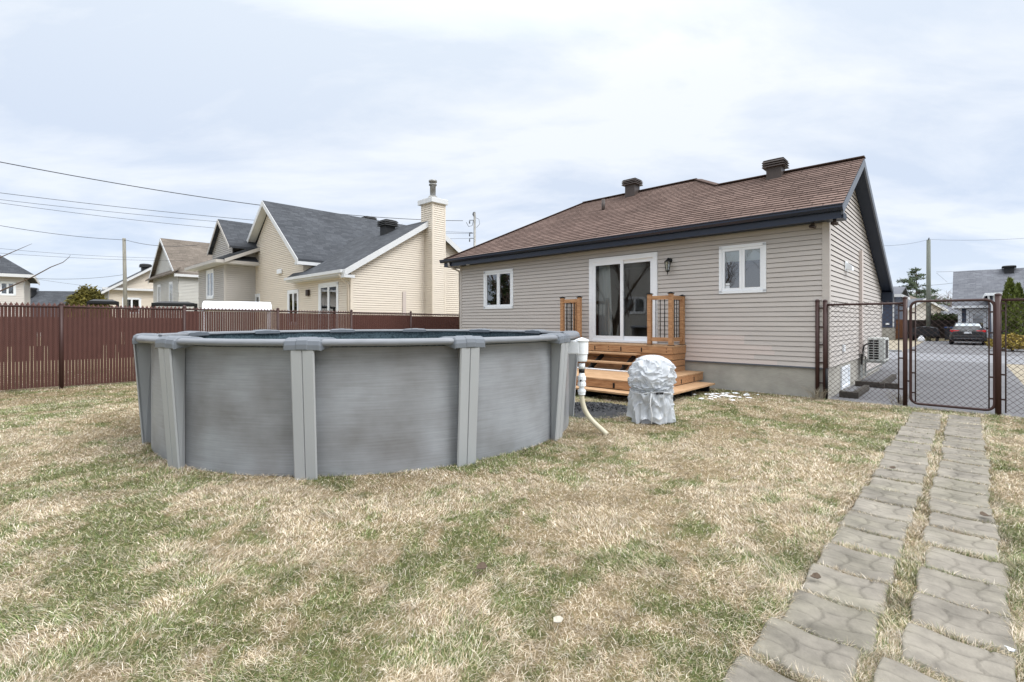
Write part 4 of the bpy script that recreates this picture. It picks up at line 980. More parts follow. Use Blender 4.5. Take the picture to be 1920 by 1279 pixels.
# ------------------------------------------------------------------ slatted privacy fence on the left
FS = thing('privacy_fence', 'brown slatted chain-link privacy fence along the left side of the yard', 'fence', (0,0,0), 0)
f0 = Vector((-10.26, 10.93, 0)); fd_ = DY.copy(); STEP = 2.365
def fpt(k): 
    p = f0+fd_*STEP*k; p.z = -0.0+(-0.012*k); return p
FH = 1.90
for k in range(-1, 6):
    p = fpt(k); q = fpt(k+1); hk = FH-0.012*k
    s = MB(); s.tube([(p.x,p.y,-0.05),(p.x,p.y,hk-0.01)], 0.038, 12); s.lathe([(0.042,0),(0.042,0.03),(0.02,0.06),(0,0.065)], (p.x,p.y,hk-0.015), 12); s.build('post', 'brown_fence', FS)
    if k == 5: break
    h2 = FH-0.012*(k+1)
    s = MB(); s.tube([(p.x,p.y,hk-0.06),(q.x,q.y,h2-0.06)], 0.022, 10); s.build('top_rail', 'brown_fence', FS)
    # vertical slats, narrow gaps between, woven wire in front (towards the yard)
    s = MB(); nrm = DX; rg = random.Random(k+20)
    ns = 42; pit = STEP/ns
    gap = {-1:0.13, 0:0.12, 1:0.12, 2:0.13, 3:0.06, 4:0.03}[k]
    for i in range(ns):
        c = p+fd_*(pit*(i+0.5)); hh = hk-0.09
        if k in (-1, 0): sg_ = [(0.03, 0.62, 0.11), (0.62, 0.95, 0.16 if rg.random() < 0.07 else 0.004), (0.95, 1.25, 0.16 if rg.random() < 0.07 else 0.004), (1.25, 1.60, 0.004), (1.60, hh, 0.14)]
        elif k == 1: sg_ = [(0.03, 0.6, 0.11), (0.6, hh, 0.004)] if i < 6 else [(0.03, hh, 0.30)]
        elif k == 2: sg_ = [(0.03, hh, 0.2 if i > 26 else rg.uniform(0.08, 0.17))]
        else: sg_ = [(0.03, hh, {3: 0.03, 4: 0.004}[k])]
        t_ = nrm*0.004
        for z0, z1, gp_ in sg_:
            wv = pit*(1-gp_)/2; a = c-fd_*wv; b = c+fd_*wv
            s.add([a-t_+Vector((0,0,z0)), b-t_+Vector((0,0,z0)), b+t_+Vector((0,0,z0)), a+t_+Vector((0,0,z0)), a-t_+Vector((0,0,z1)), b-t_+Vector((0,0,z1)), b+t_+Vector((0,0,z1)), a+t_+Vector((0,0,z1))],
                  [(3,2,1,0),(4,5,6,7),(0,1,5,4),(1,2,6,5),(2,3,7,6),(3,0,4,7)])
    s.build('slats', 'brown_slat', FS)
    s = MB(); dg = 0.085; nn = int(STEP/dg)
    for i in range(nn+1):
        for sg in (1, -1):
            # zig-zag wire climbing the bay
            pts = []; x0_ = i*dg; z = 0.02
            for j in range(int((hk+0.0)/ (dg/1.0))*2+1):
                xx = x0_+(dg/2 if j % 2 else 0)*1
                if xx > STEP: xx = STEP
                pts.append(p+fd_*xx+nrm*(0.008)+Vector((0,0,0.02+j*dg/2)))
            if sg == 1: s.tube(pts, 0.0038, 3, caps=False)
            else:
                pts = [p+fd_*min(STEP, x0_+(0 if j % 2 else dg/2))+nrm*0.0075+Vector((0,0,0.02+j*dg/2)) for j in range(len(pts))]
                s.tube(pts, 0.0038, 3, caps=False)
        # knuckled tip above the rail
        c = p+fd_*(i*dg+dg/2)
        a = p+fd_*(i*dg+0.006); b = p+fd_*((i+1)*dg-0.006)
        s.add([a+Vector((0,0,hk-0.06)), b+Vector((0,0,hk-0.06)), c+Vector((0,0,hk+0.012)), c+nrm*0.012+Vector((0,0,hk-0.06))], [(0,1,2),(1,3,2),(3,0,2)])
    s.build('wire_mesh', 'fence_wire', FS)
# ------------------------------------------------------------------ chain-link fence and gate on the right
FG = L(-0.18, -0.03)              # first post, against the wall
def fp(d): return FG+DX*d
def mesh_panel(parent, d0, d1, z0, z1, dg=0.088, r=0.0026):
    s = MB(); w_ = d1-d0; h_ = z1-z0; slope = 1.0
    for sg in (1, -1):
        m0 = -int(h_/dg)-1; m1 = int(w_/dg)+int(h_/dg)+2
        for m in range(m0, m1):
            # line x = m*dg + sg*z
            x_at0 = m*dg; lo, hi = 0.0, h_
            if sg == 1: lo = max(lo, -x_at0); hi = min(hi, w_-x_at0)
            else: lo = max(lo, x_at0-w_); hi = min(hi, x_at0)
            if hi-lo < 0.02: continue
            a = fp(d0+x_at0+sg*lo)+Vector((0,0,z0+lo)); b = fp(d0+x_at0+sg*hi)+Vector((0,0,z0+hi)); o = DY*(0.003*sg)
            s.tube([a+o, b+o], r, 4, caps=False)
    nt_ = int(w_/dg)
    for i in range(nt_):     # knuckles over the top rail
        c = fp(d0+(i+0.5)*dg)
        s.tube([c-DX*0.022+Vector((0,0,z1-0.01)), c-DX*0.012+Vector((0,0,z1+0.026)), c+DX*0.012+Vector((0,0,z1+0.026)), c+DX*0.022+Vector((0,0,z1-0.01))], r, 4, caps=False)
    return s.build('wire_mesh', 'chain_wire', parent)
def fpost(parent, d, h, r, off=0.0):
    p = fp(d)+DY*off; s = MB(); s.tube([(p.x,p.y,-0.06),(p.x,p.y,h)], r, 14); s.lathe([(r+0.004,0),(r+0.004,0.02),(r*0.6,0.035),(0,0.038)], (p.x,p.y,h-0.004), 14); return s.build('post', 'brown_fence', parent)
def hbar(parent, d0, d1, z, r, name='rail'):
    s = MB(); a = fp(d0)+Vector((0,0,z)); b = fp(d1)+Vector((0,0,z)); s.tube([a, b], r, 10); return s.build(name, 'brown_fence', parent)
def tbar(parent, d, z0, z1):
    a = fp(d)+Vector((0,0,z0)); b = fp(d)+Vector((0,0,z1)); s = MB(); s.tube([a,b], 0.011, 6); return s.build('tension_bar', 'chain_wire', parent)
def bands(parent, d0, d1, zs, r=0.012):
    for z in zs:
        s = MB(); a = fp(d0)+Vector((0,0,z)); b = fp(d1)+Vector((0,0,z)); s.beam(a, b, 0.02, 0.026); s.build('clamp', 'chain_wire', parent)
LP_ = thing('chain_link_fence', 'brown chain-link fence panel between the house wall and gate', 'fence', (0,0,0))
fpost(LP_, 0.0, 1.91, 0.036); fpost(LP_, 0.13, 1.90, 0.036)
d2 = 1.345
fpost(LP_, d2, 1.92, 0.034); hbar(LP_, 0.13, d2, 1.83, 0.021, 'top_rail'); mesh_panel(LP_, 0.17, d2-0.09, 0.04, 1.85); tbar(LP_, d2-0.09, 0.05, 1.83); tbar(LP_, 0.17, 0.05, 1.83)
bands(LP_, d2-0.10, d2, (0.3, 0.85, 1.2, 1.7, 1.79)); bands(LP_, 0.0, 0.17, (0.3, 0.7, 1.05, 1.4, 1.77))
GA = thing('garden_gate', 'brown tube-framed chain-link gate with rounded corners at the path end', 'gate', (0,0,0))
g0_, g1_ = d2+0.075, d2+1.155-0.03
rr0 = 0.11; s = MB(); pts = []
for (cx_, cz_, a0) in ((g1_-rr0, 1.86-rr0, 0), (g0_+rr0, 1.86-rr0, 90), (g0_+rr0, 0.06+rr0, 180), (g1_-rr0, 0.06+rr0, 270)):
    for q in range(7):
        a = math.radians(a0+90*q/6); pts.append(fp(cx_+rr0*math.cos(a))+Vector((0,0,cz_+rr0*math.sin(a))))
pts.append(pts[0]); s.tube(pts, 0.021, 12, caps=False); s.build('frame', 'brown_fence', GA)
mesh_panel(GA, g0_+0.06, g1_-0.06, 0.08, 1.85); tbar(GA, g0_+0.065, 0.09, 1.83); tbar(GA, g1_-0.065, 0.09, 1.83)
bands(GA, g0_, g0_+0.07, (0.25, 0.6, 1.0, 1.3, 1.66)); bands(GA, g1_-0.07, g1_, (0.25, 0.6, 0.97, 1.32, 1.66))
for z in (0.45, 1.3): bands(GA, d2-0.02, g0_+0.01, (z,)); 
s = MB(); a = fp(g1_-0.02)+Vector((0,0,1.32)); b = fp(d2+1.22)+Vector((0,0,1.33)); s.beam(a, b, 0.03, 0.035); s.build('latch', 'black_metal', GA)
RP = thing('chain_link_fence', 'brown chain-link fence panel at the right of the gate, thick end post', 'fence', (0,0,0))
d3 = d2+1.165
fpost(RP, d3, 1.93, 0.039); fpost(RP, d3+2.4, 1.92, 0.036); hbar(RP, d3, d3+2.4, 1.85, 0.022, 'top_rail'); mesh_panel(RP, d3+0.08, d3+2.36, 0.04, 1.86); tbar(RP, d3+0.085, 0.04, 1.84)
bands(RP, d3, d3+0.09, (0.25, 0.65, 1.05, 1.35, 1.68, 1.80))

# ------------------------------------------------------------------ heat pump and timbers beside the house
HP = thing('heat_pump', 'white wall-mounted heat pump with louvred end on steel brackets', 'heat pump', L(0.17, 3.65, 0.53), RZ)
s = MB(); s.box(0, 0.345, 0.0, 0.85, 0, 0.57); s.build('casing', 'ac_white', HP, bevel=0.012)
s = MB()
for i in range(2):
    for j in range(8): s.box(0.03+i*0.105, 0.03+i*0.105+0.09, -0.004, -0.001, 0.05+j*0.061, 0.05+j*0.061+0.043)
s.build('louvres', 'dark_void', HP)
s = MB(); s.box(0.345, 0.352, 0.12, 0.6, 0.06, 0.52); s.build('fan_grille', 'black_metal', HP)
for y in (0.08, 0.72):
    s = MB(); s.box(-0.15, 0.34, y, y+0.04, -0.045, -0.002); s.beam((-0.14,y+0.02,-0.38), (0.3,y+0.02,-0.05), 0.035, 0.035); s.box(-0.15, -0.11, y, y+0.04, -0.45, -0.046); s.build('bracket', 'ac_white', HP)
s = MB(); s.tube([(0.05,-0.02,0.45),(-0.05,-0.12,0.38),(-0.1,-0.03,0.2),(-0.12,0.02,-0.1)], 0.018, 8); s.build('line_set', 'black_plastic', HP)
for (a, b, lab) in (((0.10,0.5),(0.42,0.5),'weathered landscape timber nearest the fence beside the foundation'), ((0.36,0.6),(0.36,2.0),'weathered landscape timber running along the basement window well'), ((0.05,2.75),(0.85,2.75),'weathered landscape timber below the heat pump'), ((0.56,2.6),(0.56,5.2),'weathered landscape timber edging the bed toward the street')):
    A = L(*a, 0.05); B = L(*b, 0.05); s = MB(); s.beam(A, B, 0.10, 0.12); o = s.build('landscape_timber', 'old_timber', None, bevel=0.01); tag(o, lab, 'timber', 'timbers beside the house')

# ------------------------------------------------------------------ neighbours on the left
def gable_house_wall(mb, x0, x1, ez, px, pz, y, base=0.0, holes=(), pitch=P):
    mb.lap([[(x0,base),(x1,base),(x1,ez),(px,pz),(x0,ez)]]+[[(a,c),(b,c),(b,d),(a,d)] for a,b,c,d in holes], (0,y,0), (1,0,0), (0,0,1), (0,-1,0), pitch, 0.018, 0.0, 0.25, 0.025)
def house_at(name, label, u, Y, rz=None):
    x, y = at(u, Y); return thing(name, label, 'house', (x, y, 0), RZ if rz is None else rz, None)
# --- cream house; origin at its near corner, rear wall along -x, chimney wall along +y
B = house_at('cream_house', 'cream-sided house with dark shingle cross gables and a tall siding chimney', 658, 20.4)
w = MB()
PKX, PKZ, GL, GR, GE = -9.0, 8.15, -13.0, -4.7, 4.55
winB = [(-12.0,-10.6,2.2,3.1), (-6.6,-5.3,1.35,3.1)]
winB2 = [(-3.0,-1.12,0.9,3.25)]
w.lap([[(GL,0),(GR,0),(GR,GE+0.1),(PKX,PKZ-0.25),(GL,GE-0.2)]]+[[(a,c),(b,c),(b,d),(a,d)] for a,b,c,d in winB], (0,0,0), (1,0,0), (0,0,1), (0,-1,0), P, 0.018, 0.0, 0.18, 0.018)
w.lap([[(GR,0),(0,0),(0,3.9),(GR,3.9)]]+[[(a,c),(b,c),(b,d),(a,d)] for a,b,c,d in winB2], (0,0,0), (1,0,0), (0,0,1), (0,-1,0), P, 0.018, 0.0, 0.18, 0.018)
AY, AZ, AT = 3.9, 6.35, 0.62
w.lap([[(0,0),(8.4,0),(8.4,3.6),(AY,AZ-0.1),(0,3.95)]], (0,0,0), (0,1,0), (0,0,1), (1,0,0), P, 0.018, 0.0, 0.18, 0.018)
w.lap([[(0,GE-0.9),(6,GE-0.9),(6,GE+0.05),(0,GE+0.05)]], (GR,0.0,0), (0,1,0), (0,0,1), (1,0,0), P, 0.018, 0.0, 0.18, 0.018)
w.build('siding', 'siding_cream', B)
tr = MB(); tr.box(-0.09, 0.02, -0.025, -0.001, 0, 3.85); tr.box(0.001, 0.025, -0.02, 0.09, 0, 3.85); tr.box(GL-0.02, GL+0.08, -0.025, -0.001, 0, GE-0.2); tr.build('corner_trim', 'siding_cream', B)
for q in winB: window(B, *q, trim=0.09, sash=0.07)
window(B, *winB2[0], trim=0.10, sash=0.08)
r = MB()
# roof A: ridge along x over the chimney wall; eave at the rear
XE = 0.32; ye = -0.45; zA = AZ+0.05-AT*(AY-ye)
roof_slab(r, [(GR-0.9,ye,zA),(XE,ye,zA),(XE,AY,AZ+0.05),(GR-4.2,AY,AZ+0.05)], 0.12)
roof_slab(r, [(XE,8.7,AZ+0.05-AT*4.8),(GR-4.2,8.7,AZ+0.05-AT*4.8),(GR-4.2,AY,AZ+0.05),(XE,AY,AZ+0.05)], 0.12)
# roof B: ridge along y over the big gable
TBm = (PKZ-GE)/(GR-PKX+0.35); yo = -0.42; zl = PKZ-TBm*(PKX-GL+0.45); zr = PKZ-TBm*(GR-PKX+0.35)
roof_slab(r, [(GR+0.35,yo,zr),(GR+0.35,12,zr),(PKX,12,PKZ),(PKX,yo,PKZ)], 0.12)
roof_slab(r, [(GL-0.45,12,zl),(GL-0.45,yo,zl),(PKX,yo,PKZ),(PKX,12,PKZ)], 0.12)
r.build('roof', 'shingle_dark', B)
vb = MB()
def slopeboard(mb, p, q, dx, d0, d1, axis):
    p = Vector(p); q = Vector(q); e_ = Vector(dx); a, b = Vector((0,0,-d0)), Vector((0,0,-d1))
    mb.add([p+b, p+e_+b, q+e_+b, q+b, p+a, p+e_+a, q+e_+a, q+a], [(3,2,1,0),(4,5,6,7),(0,1,5,4),(1,2,6,5),(2,3,7,6),(3,0,4,7)])
slopeboard(vb, (GL-0.45,yo,zl), (PKX,yo,PKZ), (0,-0.03,0), 0.02, 0.30, 0); slopeboard(vb, (PKX,yo,PKZ), (GR+0.35,yo,zr), (0,-0.03,0), 0.02, 0.30, 0)
slopeboard(vb, (XE,ye,zA), (XE,AY,AZ+0.05), (0.03,0,0), 0.02, 0.30, 0); slopeboard(vb, (XE,AY,AZ+0.05), (XE,8.7,AZ+0.05-AT*4.8), (0.03,0,0), 0.02, 0.30, 0)
vb.box(GR-0.9, XE, ye-0.03, ye-0.001, zA-0.24, zA-0.02); vb.box(0.03, XE+0.03, ye-0.03, ye+0.45, zA-0.36, zA-0.24)
vb.box(GL-0.45, GL-0.01, yo-0.025, yo+0.4, zl-0.5, zl-0.3); vb.box(GR, GR+0.36, yo-0.025, yo+2.2, zr-0.28, zr-0.125)
vb.build('verge_board', 'white_trim', B)
sf = MB(); slopeboard(sf, (GL-0.45,yo,zl), (PKX,yo,PKZ), (0,0.42,0), 0.13, 0.16, 0); slopeboard(sf, (PKX,yo,PKZ), (GR+0.35,yo,zr), (0,0.42,0), 0.13, 0.16, 0); slopeboard(sf, (XE,ye,zA), (XE,AY,AZ+0.05), (-0.31,0,0), 0.13, 0.16, 0); sf.box(GR-0.8, 0.02, ye, 0, zA-0.26, zA-0.245); sf.build('soffit', 'white_trim', B)
ds = MB(); ds.tube([(0.0,ye-0.06,zA-0.2),(0.02,ye+0.0,zA-0.35),(-0.12,-0.07,zA-0.62),(-0.12,-0.07,0)], 0.05, 8); ds.build('downspout', 'siding_cream', B)
gtb = MB(); gtb.box(GR-0.95, XE-0.1, ye-0.13, ye-0.031, zA-0.16, zA-0.03); gtb.build('gutter', 'white_trim', B)
chm = MB(); c0, c1 = 3.8, 4.52; cw = 0.65
CZ = 7.15
chm.lap([[(0,0),(cw,0),(cw,CZ),(0,CZ)]], (0,c0,0), (1,0,0), (0,0,1), (0,-1,0), P, 0.016, 0.0, 0.18, 0.018); chm.lap([[(0,0),(c1-c0,0),(c1-c0,CZ),(0,CZ)]], (cw,c0,0), (0,1,0), (0,0,1), (1,0,0), P, 0.016, 0.0, 0.18, 0.018)
chm.lap([[(0,4.5),(c1-c0,4.5),(c1-c0,CZ),(0,CZ)]], (-0.25,c1,0), (0,-1,0), (0,0,1), (-1,0,0), P, 0.016); chm.lap([[(0,4.5),(0.25,4.5),(0.25,CZ),(0,CZ)]], (-0.25,c0,0), (1,0,0), (0,0,1), (0,-1,0), P, 0.016, 0.0, 0.18, 0.018)
for (xx, yy) in ((cw, c0), (cw, c1), (0, c0)): chm.box(xx-0.05, xx+0.022, yy-0.022, yy+0.05, 0, CZ)
chim = chm.build('chimney', 'siding_cream', B)
cc = MB(); cc.box(-0.38, cw+0.12, c0-0.13, c1+0.13, CZ, CZ+0.24); cc.build('chimney_cap', 'white_trim', chim, bevel=0.02)
fl = MB(); fl.lathe([(0.30,CZ+0.24),(0.20,CZ+0.42),(0.15,CZ+0.46)], (0.2,4.16,0), 16); fl.lathe([(0.14,CZ+0.44),(0.14,CZ+0.95),(0.19,CZ+0.96),(0.19,CZ+1.02),(0.13,CZ+1.03),(0.13,CZ+1.1),(0.2,CZ+1.11),(0.2,CZ+1.2),(0,CZ+1.22)], (0.2,4.16,0), 16)
pm('flue_metal', lin('#8b8a86'), rough=0.35, metal=0.5, var=0.25, scale=5)
fl.build('flue', 'flue_metal', chim)
roof_vent(B, -2.6, AY-0.5, AZ-0.33, 0.75, 'vent_black', 0.75); roof_vent(B, PKX-0.4, 6.2, PKZ-0.5, 0.8, 'vent_black', 0.75)
lb = MB(); lb.box(-7.85, -7.3, -0.12, -0.02, 4.05, 4.3); lb.build('light_fixture', 'white_vinyl', B, bevel=0.03)
lb = MB(); lb.box(-4.2, -3.95, -0.14, -0.02, 2.75, 3.05); lb.build('wall_lamp', 'camera_brown', B, bevel=0.02)
lb = MB(); lb.box(0.02, 0.06, 2.55, 2.72, 0.6, 2.9); lb.build('line_cover', 'siding_new', B)

def simple_house(name, label, u, Y, wid, dep, eave, gables, siding, roofm, wins=(), swins=(), peak=2.6, over=0.4, pitch=0.11, ridge='y', px=None, rz=None, shift=0):
    """origin at the near right corner; rear wall along -x (wid), side along +y (dep)"""
    h = house_at(name, label, u, Y, rz); w = MB()
    if shift: h.location = h.location+Vector((math.cos(rz)*shift, math.sin(rz)*shift, 0))
    w = MB(); px = -wid/2 if px is None else px
    hl = [[(a,c),(b,c),(b,d),(a,d)] for a,b,c,d in wins]
    pk = eave+peak
    if ridge == 'y':
        w.lap([[(-wid,0),(0,0),(0,eave),(px,pk-0.1),(-wid,eave)]]+hl, (0,0,0), (1,0,0), (0,0,1), (0,-1,0), pitch, 0.018, 0.0, 0.25, 0.025)
        w.lap([[(0,0),(dep,0),(dep,eave),(0,eave)]], (0,0,0), (0,1,0), (0,0,1), (1,0,0), pitch, 0.018, 0.0, 0.25, 0.025)
    else:
        w.lap([[(-wid,0),(0,0),(0,eave),(-wid,eave)]]+hl, (0,0,0), (1,0,0), (0,0,1), (0,-1,0), pitch, 0.018, 0.0, 0.25, 0.025)
        w.lap([[(0,0),(dep,0),(dep,eave),(dep/2,pk-0.1),(0,eave)]], (0,0,0), (0,1,0), (0,0,1), (1,0,0), pitch, 0.018, 0.0, 0.25, 0.025)
    w.build('siding', siding, h)
    for q in wins: window(h, *q, trim=0.09, sash=0.07)
    r = MB(); v = MB()
    if ridge == 'y':
        sr = peak/(0-px); sl_ = peak/(px+wid)
        a = (over, -over, eave-sr*over); b = (-wid-over, -over, eave-sl_*over); k = (px, -over, pk)
        roof_slab(r, [a, (over,dep+over,a[2]), (px,dep+over,pk), k], 0.15); roof_slab(r, [(b[0],dep+over,b[2]), b, k, (px,dep+over,pk)], 0.15)
        slopeboard(v, b, k, (0,-0.03,0), 0.02, 0.26, 0); slopeboard(v, k, a, (0,-0.03,0), 0.02, 0.26, 0); v.box(over-0.001, over+0.03, -over, dep+over, a[2]-0.22, a[2]-0.03)
    else:
        sr = peak/(dep/2)
        roof_slab(r, [(-wid-over,-over,eave-sr*over),(over,-over,eave-sr*over),(over,dep/2,pk),(-wid-over,dep/2,pk)], 0.15)
        roof_slab(r, [(over,dep+over,eave-sr*over),(-wid-over,dep+over,eave-sr*over),(-wid-over,dep/2,pk),(over,dep/2,pk)], 0.15)
        v.box(-wid-over, over, -over-0.03, -over-0.001, eave-sr*over-0.25, eave-sr*over-0.02); slopeboard(v, (over,-over,eave-sr*over), (over,dep/2,pk), (0.03,0,0), 0.02, 0.26, 0); slopeboard(v, (over,dep/2,pk), (over,dep+over,eave-sr*over), (0.03,0,0), 0.02, 0.26, 0)
    r.build('roof', roofm, h); v.build('verge_board', 'white_trim', h)
    return h
# --- two-storey taupe house: low eave with a small gable above it
h2 = house_at('two_storey_house', 'taupe two-storey house with a small front gable, left of cream house', 421, 27)
w = MB(); w.lap([[(-5.3,0),(0,0),(0,5.05),(-5.3,5.05)],[(-3.45,2.9),(-2.0,2.9),(-2.0,4.6),(-3.45,4.6)]], (0,0,0), (1,0,0), (0,0,1), (0,-1,0), 0.115, 0.018, 0.0, 0.25, 0.025)
w.lap([[(0,0),(7,0),(7,5.05),(0,5.05)]], (0,0,0), (0,1,0), (0,0,1), (1,0,0), 0.115, 0.018, 0.0, 0.25, 0.025)
w.lap([[(-3.6,5.3),(0.2,5.3),(0.2,5.8),(-1.7,7.35),(-3.6,5.8)]], (0,0.35,0), (1,0,0), (0,0,1), (0,-1,0), 0.115, 0.018, 0.0, 0.25, 0.025)
w.lap([[(0.3,5.1),(7.7,5.1),(4.0,6.75)]], (0.0,0,0), (0,1,0), (0,0,1), (1,0,0), 0.115, 0.018, 0.0, 0.25, 0.025)
w.build('siding', 'siding_taupe', h2)
ct = MB(); ct.box(-0.09, 0.02, -0.03, -0.001, 0, 5.0); ct.box(0.001,0.03,-0.02,0.09,0,5.0); ct.build('corner_trim', 'siding_taupe', h2)
window(h2, -3.45, -2.0, 2.9, 4.6, trim=0.1, sash=0.08)
r = MB(); roof_slab(r, [(-5.9,-0.6,4.95),(0.6,-0.6,4.95),(0.6,1.2,5.75),(-5.9,1.2,5.75)], 0.12); roof_slab(r, [(0.6,-0.6,4.95),(0.6,7.6,4.95),(-0.8,7.6,5.75),(-0.8,1.0,5.75)], 0.12)
roof_slab(r, [(0.4,0.12,5.78),(0.4,8,5.78),(-1.7,8,7.55),(-1.7,0.12,7.55)], 0.12); roof_slab(r, [(-3.8,8,5.78),(-3.8,0.12,5.78),(-1.7,0.12,7.55),(-1.7,8,7.55)], 0.12)
roof_slab(r, [(0.7,8.2,4.95),(-2.0,8.2,4.95),(-2.0,4,6.9),(0.7,4,6.9)], 0.1); roof_slab(r, [(-2.0,-0.2,4.99),(0.7,-0.2,4.99),(0.7,4,6.9),(-2.0,4,6.9)], 0.1)
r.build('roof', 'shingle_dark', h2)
v = MB(); slopeboard(v, (-3.8,0.12,5.78), (-1.7,0.12,7.55), (0,-0.03,0), 0.02, 0.22, 0); slopeboard(v, (-1.7,0.12,7.55), (0.4,0.12,5.78), (0,-0.03,0), 0.02, 0.22, 0); v.box(-5.9, 0.6, -0.63, -0.601, 4.75, 4.93); v.box(0.601, 0.63, -0.6, 7.6, 4.75, 4.93); slopeboard(v, (0.7,-0.2,4.99), (0.7,4,6.9), (0.03,0,0), 0.02, 0.22, 0); slopeboard(v, (0.7,4,6.9), (0.7,8.2,4.95), (0.03,0,0), 0.02, 0.22, 0)
v.build('verge_board', 'siding_taupe', h2)
sf = MB(); sf.box(-5.85, 0.58, -0.59, -0.01, 4.74, 4.76); sf.box(0.03, 0.58, -0.01, 7.5, 4.74, 4.76); sf.build('soffit', 'white_trim', h2)
# --- grey house with brown roof
h3 = simple_house('grey_house', 'pale grey gabled house with weathered brown roof, behind taupe house', 335, 36, 9.0, 10, 5.3, 1, 'siding_grey', 'shingle_taupe', wins=((-7.2,-6.0,2.9,4.6), (-3.0,-1.8,2.9,4.6)), peak=3.0, over=0.3, px=-4.6)
s = MB(); roof_slab(s, [(-9.4,-0.5,5.15),(0.4,-0.5,5.15),(0.4,0.05,5.6),(-9.4,0.05,5.6)], 0.1); s.build('porch_roof', 'shingle_taupe', h3)
# --- low cream house behind the pole
h4 = simple_house('low_cream_house', 'low cream house with white eaves behind the leaning pole', 204, 45, 9.0, 9, 4.7, 1, 'siding_cream', 'shingle_dark', wins=((-8.0,-6.6,2.3,3.8),), peak=3.1, over=0.6, pitch=0.13, rz=0.8, shift=9.0)
s = MB(); s.box(-9.5, 0.4, -0.5, -0.05, 4.5, 4.7); s.build('eave_band', 'white_trim', h4); roof_vent(h4, -5.8, 3, 6.7, 0.9, 'vent_black', 0.8)
s = MB(); w_ = MB(); w_.lap([[(0,0),(9,0),(9,4.7),(0,4.7)]], (-9.0,9,0), (0,-1,0), (0,0,1), (-1,0,0), 0.13, 0.018, 0.0, 0.25, 0.025); w_.build('side_wall', 'siding_grey', h4)
# --- pale house at the far left, hip roof
h5 = house_at('pale_house', 'pale pinkish house with grey hip roof at the left edge', 45, 33, 0.75)
w = MB(); w.lap([[(-9,0),(0,0),(0,4.6),(-9,4.6)],[(-1.16,3.3),(-0.4,3.3),(-0.4,4.2),(-1.16,4.2)]], (0,0,0), (1,0,0), (0,0,1), (0,-1,0), 0.12, 0.018, 0.0, 0.25, 0.025); w.lap([[(0,0),(8,0),(8,4.6),(0,4.6)]], (0,0,0), (0,1,0), (0,0,1), (1,0,0), 0.12, 0.018, 0.0, 0.25, 0.025); w.build('siding', 'siding_pale', h5)
window(h5, -1.16, -0.4, 3.3, 4.2, trim=0.06, sash=0.05)
r = MB(); roof_slab(r, [(-9.5,-0.5,4.75),(0.5,-0.5,4.75),(-3.6,4,8.0),(-5.5,4,8.0)], 0.12); roof_slab(r, [(0.5,-0.5,4.75),(0.5,8.5,4.75),(-3.6,4,8.0)], 0.12); roof_slab(r, [(0.5,8.5,4.75),(-9.5,8.5,4.75),(-5.5,4,8.0),(-3.6,4,8.0)], 0.12); roof_slab(r, [(-9.5,8.5,4.75),(-9.5,-0.5,4.75),(-5.5,4,8.0)], 0.12); r.build('roof', 'shingle_dark', h5)
v = MB(); v.box(-9.5, 0.52, -0.56, -0.501, 4.52, 4.73); v.box(0.501, 0.55, -0.5, 8.5, 4.52, 4.73); v.build('eave_board', 'white_trim', h5)
# --- low grey-roofed bungalow with a small white gable
h6 = simple_house('grey_roof_bungalow', 'low grey-roofed bungalow with a small white gable, far left', 140, 50, 11.0, 8, 1.6, 1, 'siding_pale', 'shingle_dark', peak=3.3, over=0.4, ridge='x', pitch=0.14, rz=0.2)
s = MB(); s.prism([(-1.6,0),(1.6,0),(0,2.0)], (-6.4,0.6,2.5), (1,0,0), (0,0,1), (0,3,0)); gx = s.build('dormer', 'siding_pale', h6)
s = MB(); slopeboard(s, (-8.3,0.4,2.55), (-6.4,0.4,4.75), (0,-0.05,0), 0.0, 0.4, 0); slopeboard(s, (-6.4,0.4,4.75), (-4.5,0.4,2.55), (0,-0.05,0), 0.0, 0.4, 0); s.build('dormer_board', 'white_trim', gx)
roof_vent(h6, -6.0, 3.2, 4.55, 0.9, 'vent_black', 0.7)

# gazebos, canopy over the fence
def gazebo(u0, u1, v, Y, label):
    x, y = at((u0+u1)/2, Y); z = zv(v, Y); th_ = math.atan2(x, y); hw = (u1-u0)/F*Y*math.cos(th_)*0.5
    t = thing('gazebo', label, 'gazebo', (x, y, 0), -th_, 'gazebos beyond the fence')
    s = MB(); P_ = [(-hw,-0.9,z-0.12),(hw,-0.9,z-0.12),(hw,0.9,z-0.12),(-hw,0.9,z-0.12),(-hw*0.6,-0.4,z),(hw*0.6,-0.4,z),(hw*0.6,0.4,z),(-hw*0.6,0.4,z)]
    s.add(P_, [(3,2,1,0),(4,5,6,7),(0,1,5,4),(1,2,6,5),(2,3,7,6),(3,0,4,7)]); s.build('roof', 'vent_black', t)
    for b in (-0.93, 0.901):
        s = MB(); s.box(-hw, hw, b, b+0.029, z-0.22, z-0.1); s.build('beam', 'black_metal', t)
    for a in (-hw*0.95, hw*0.95):
        for b in (-0.85, 0.85):
            s = MB(); s.box(a-0.05, a+0.05, b-0.05, b+0.05, 0, z-0.13); s.build('post', 'black_metal', t)
gazebo(165, 222, 562, 24, 'dark-roofed gazebo beyond the fence below the leaning pole')
gazebo(286, 370, 566, 26, 'long flat dark gazebo beyond the fence in front of grey house')
Yc = 17.5; x0 = at(383, Yc)[0]; x1 = at(500, Yc)[0]; z = zv(565, Yc)
xm, ym = at(446, Yc); th_ = math.atan2(xm, ym); hw = 126/F*Yc*math.cos(th_)*0.5
t = thing('shelter', 'white fabric shelter roof rising just above the brown fence', 'shelter', (xm, ym, 0), -th_)
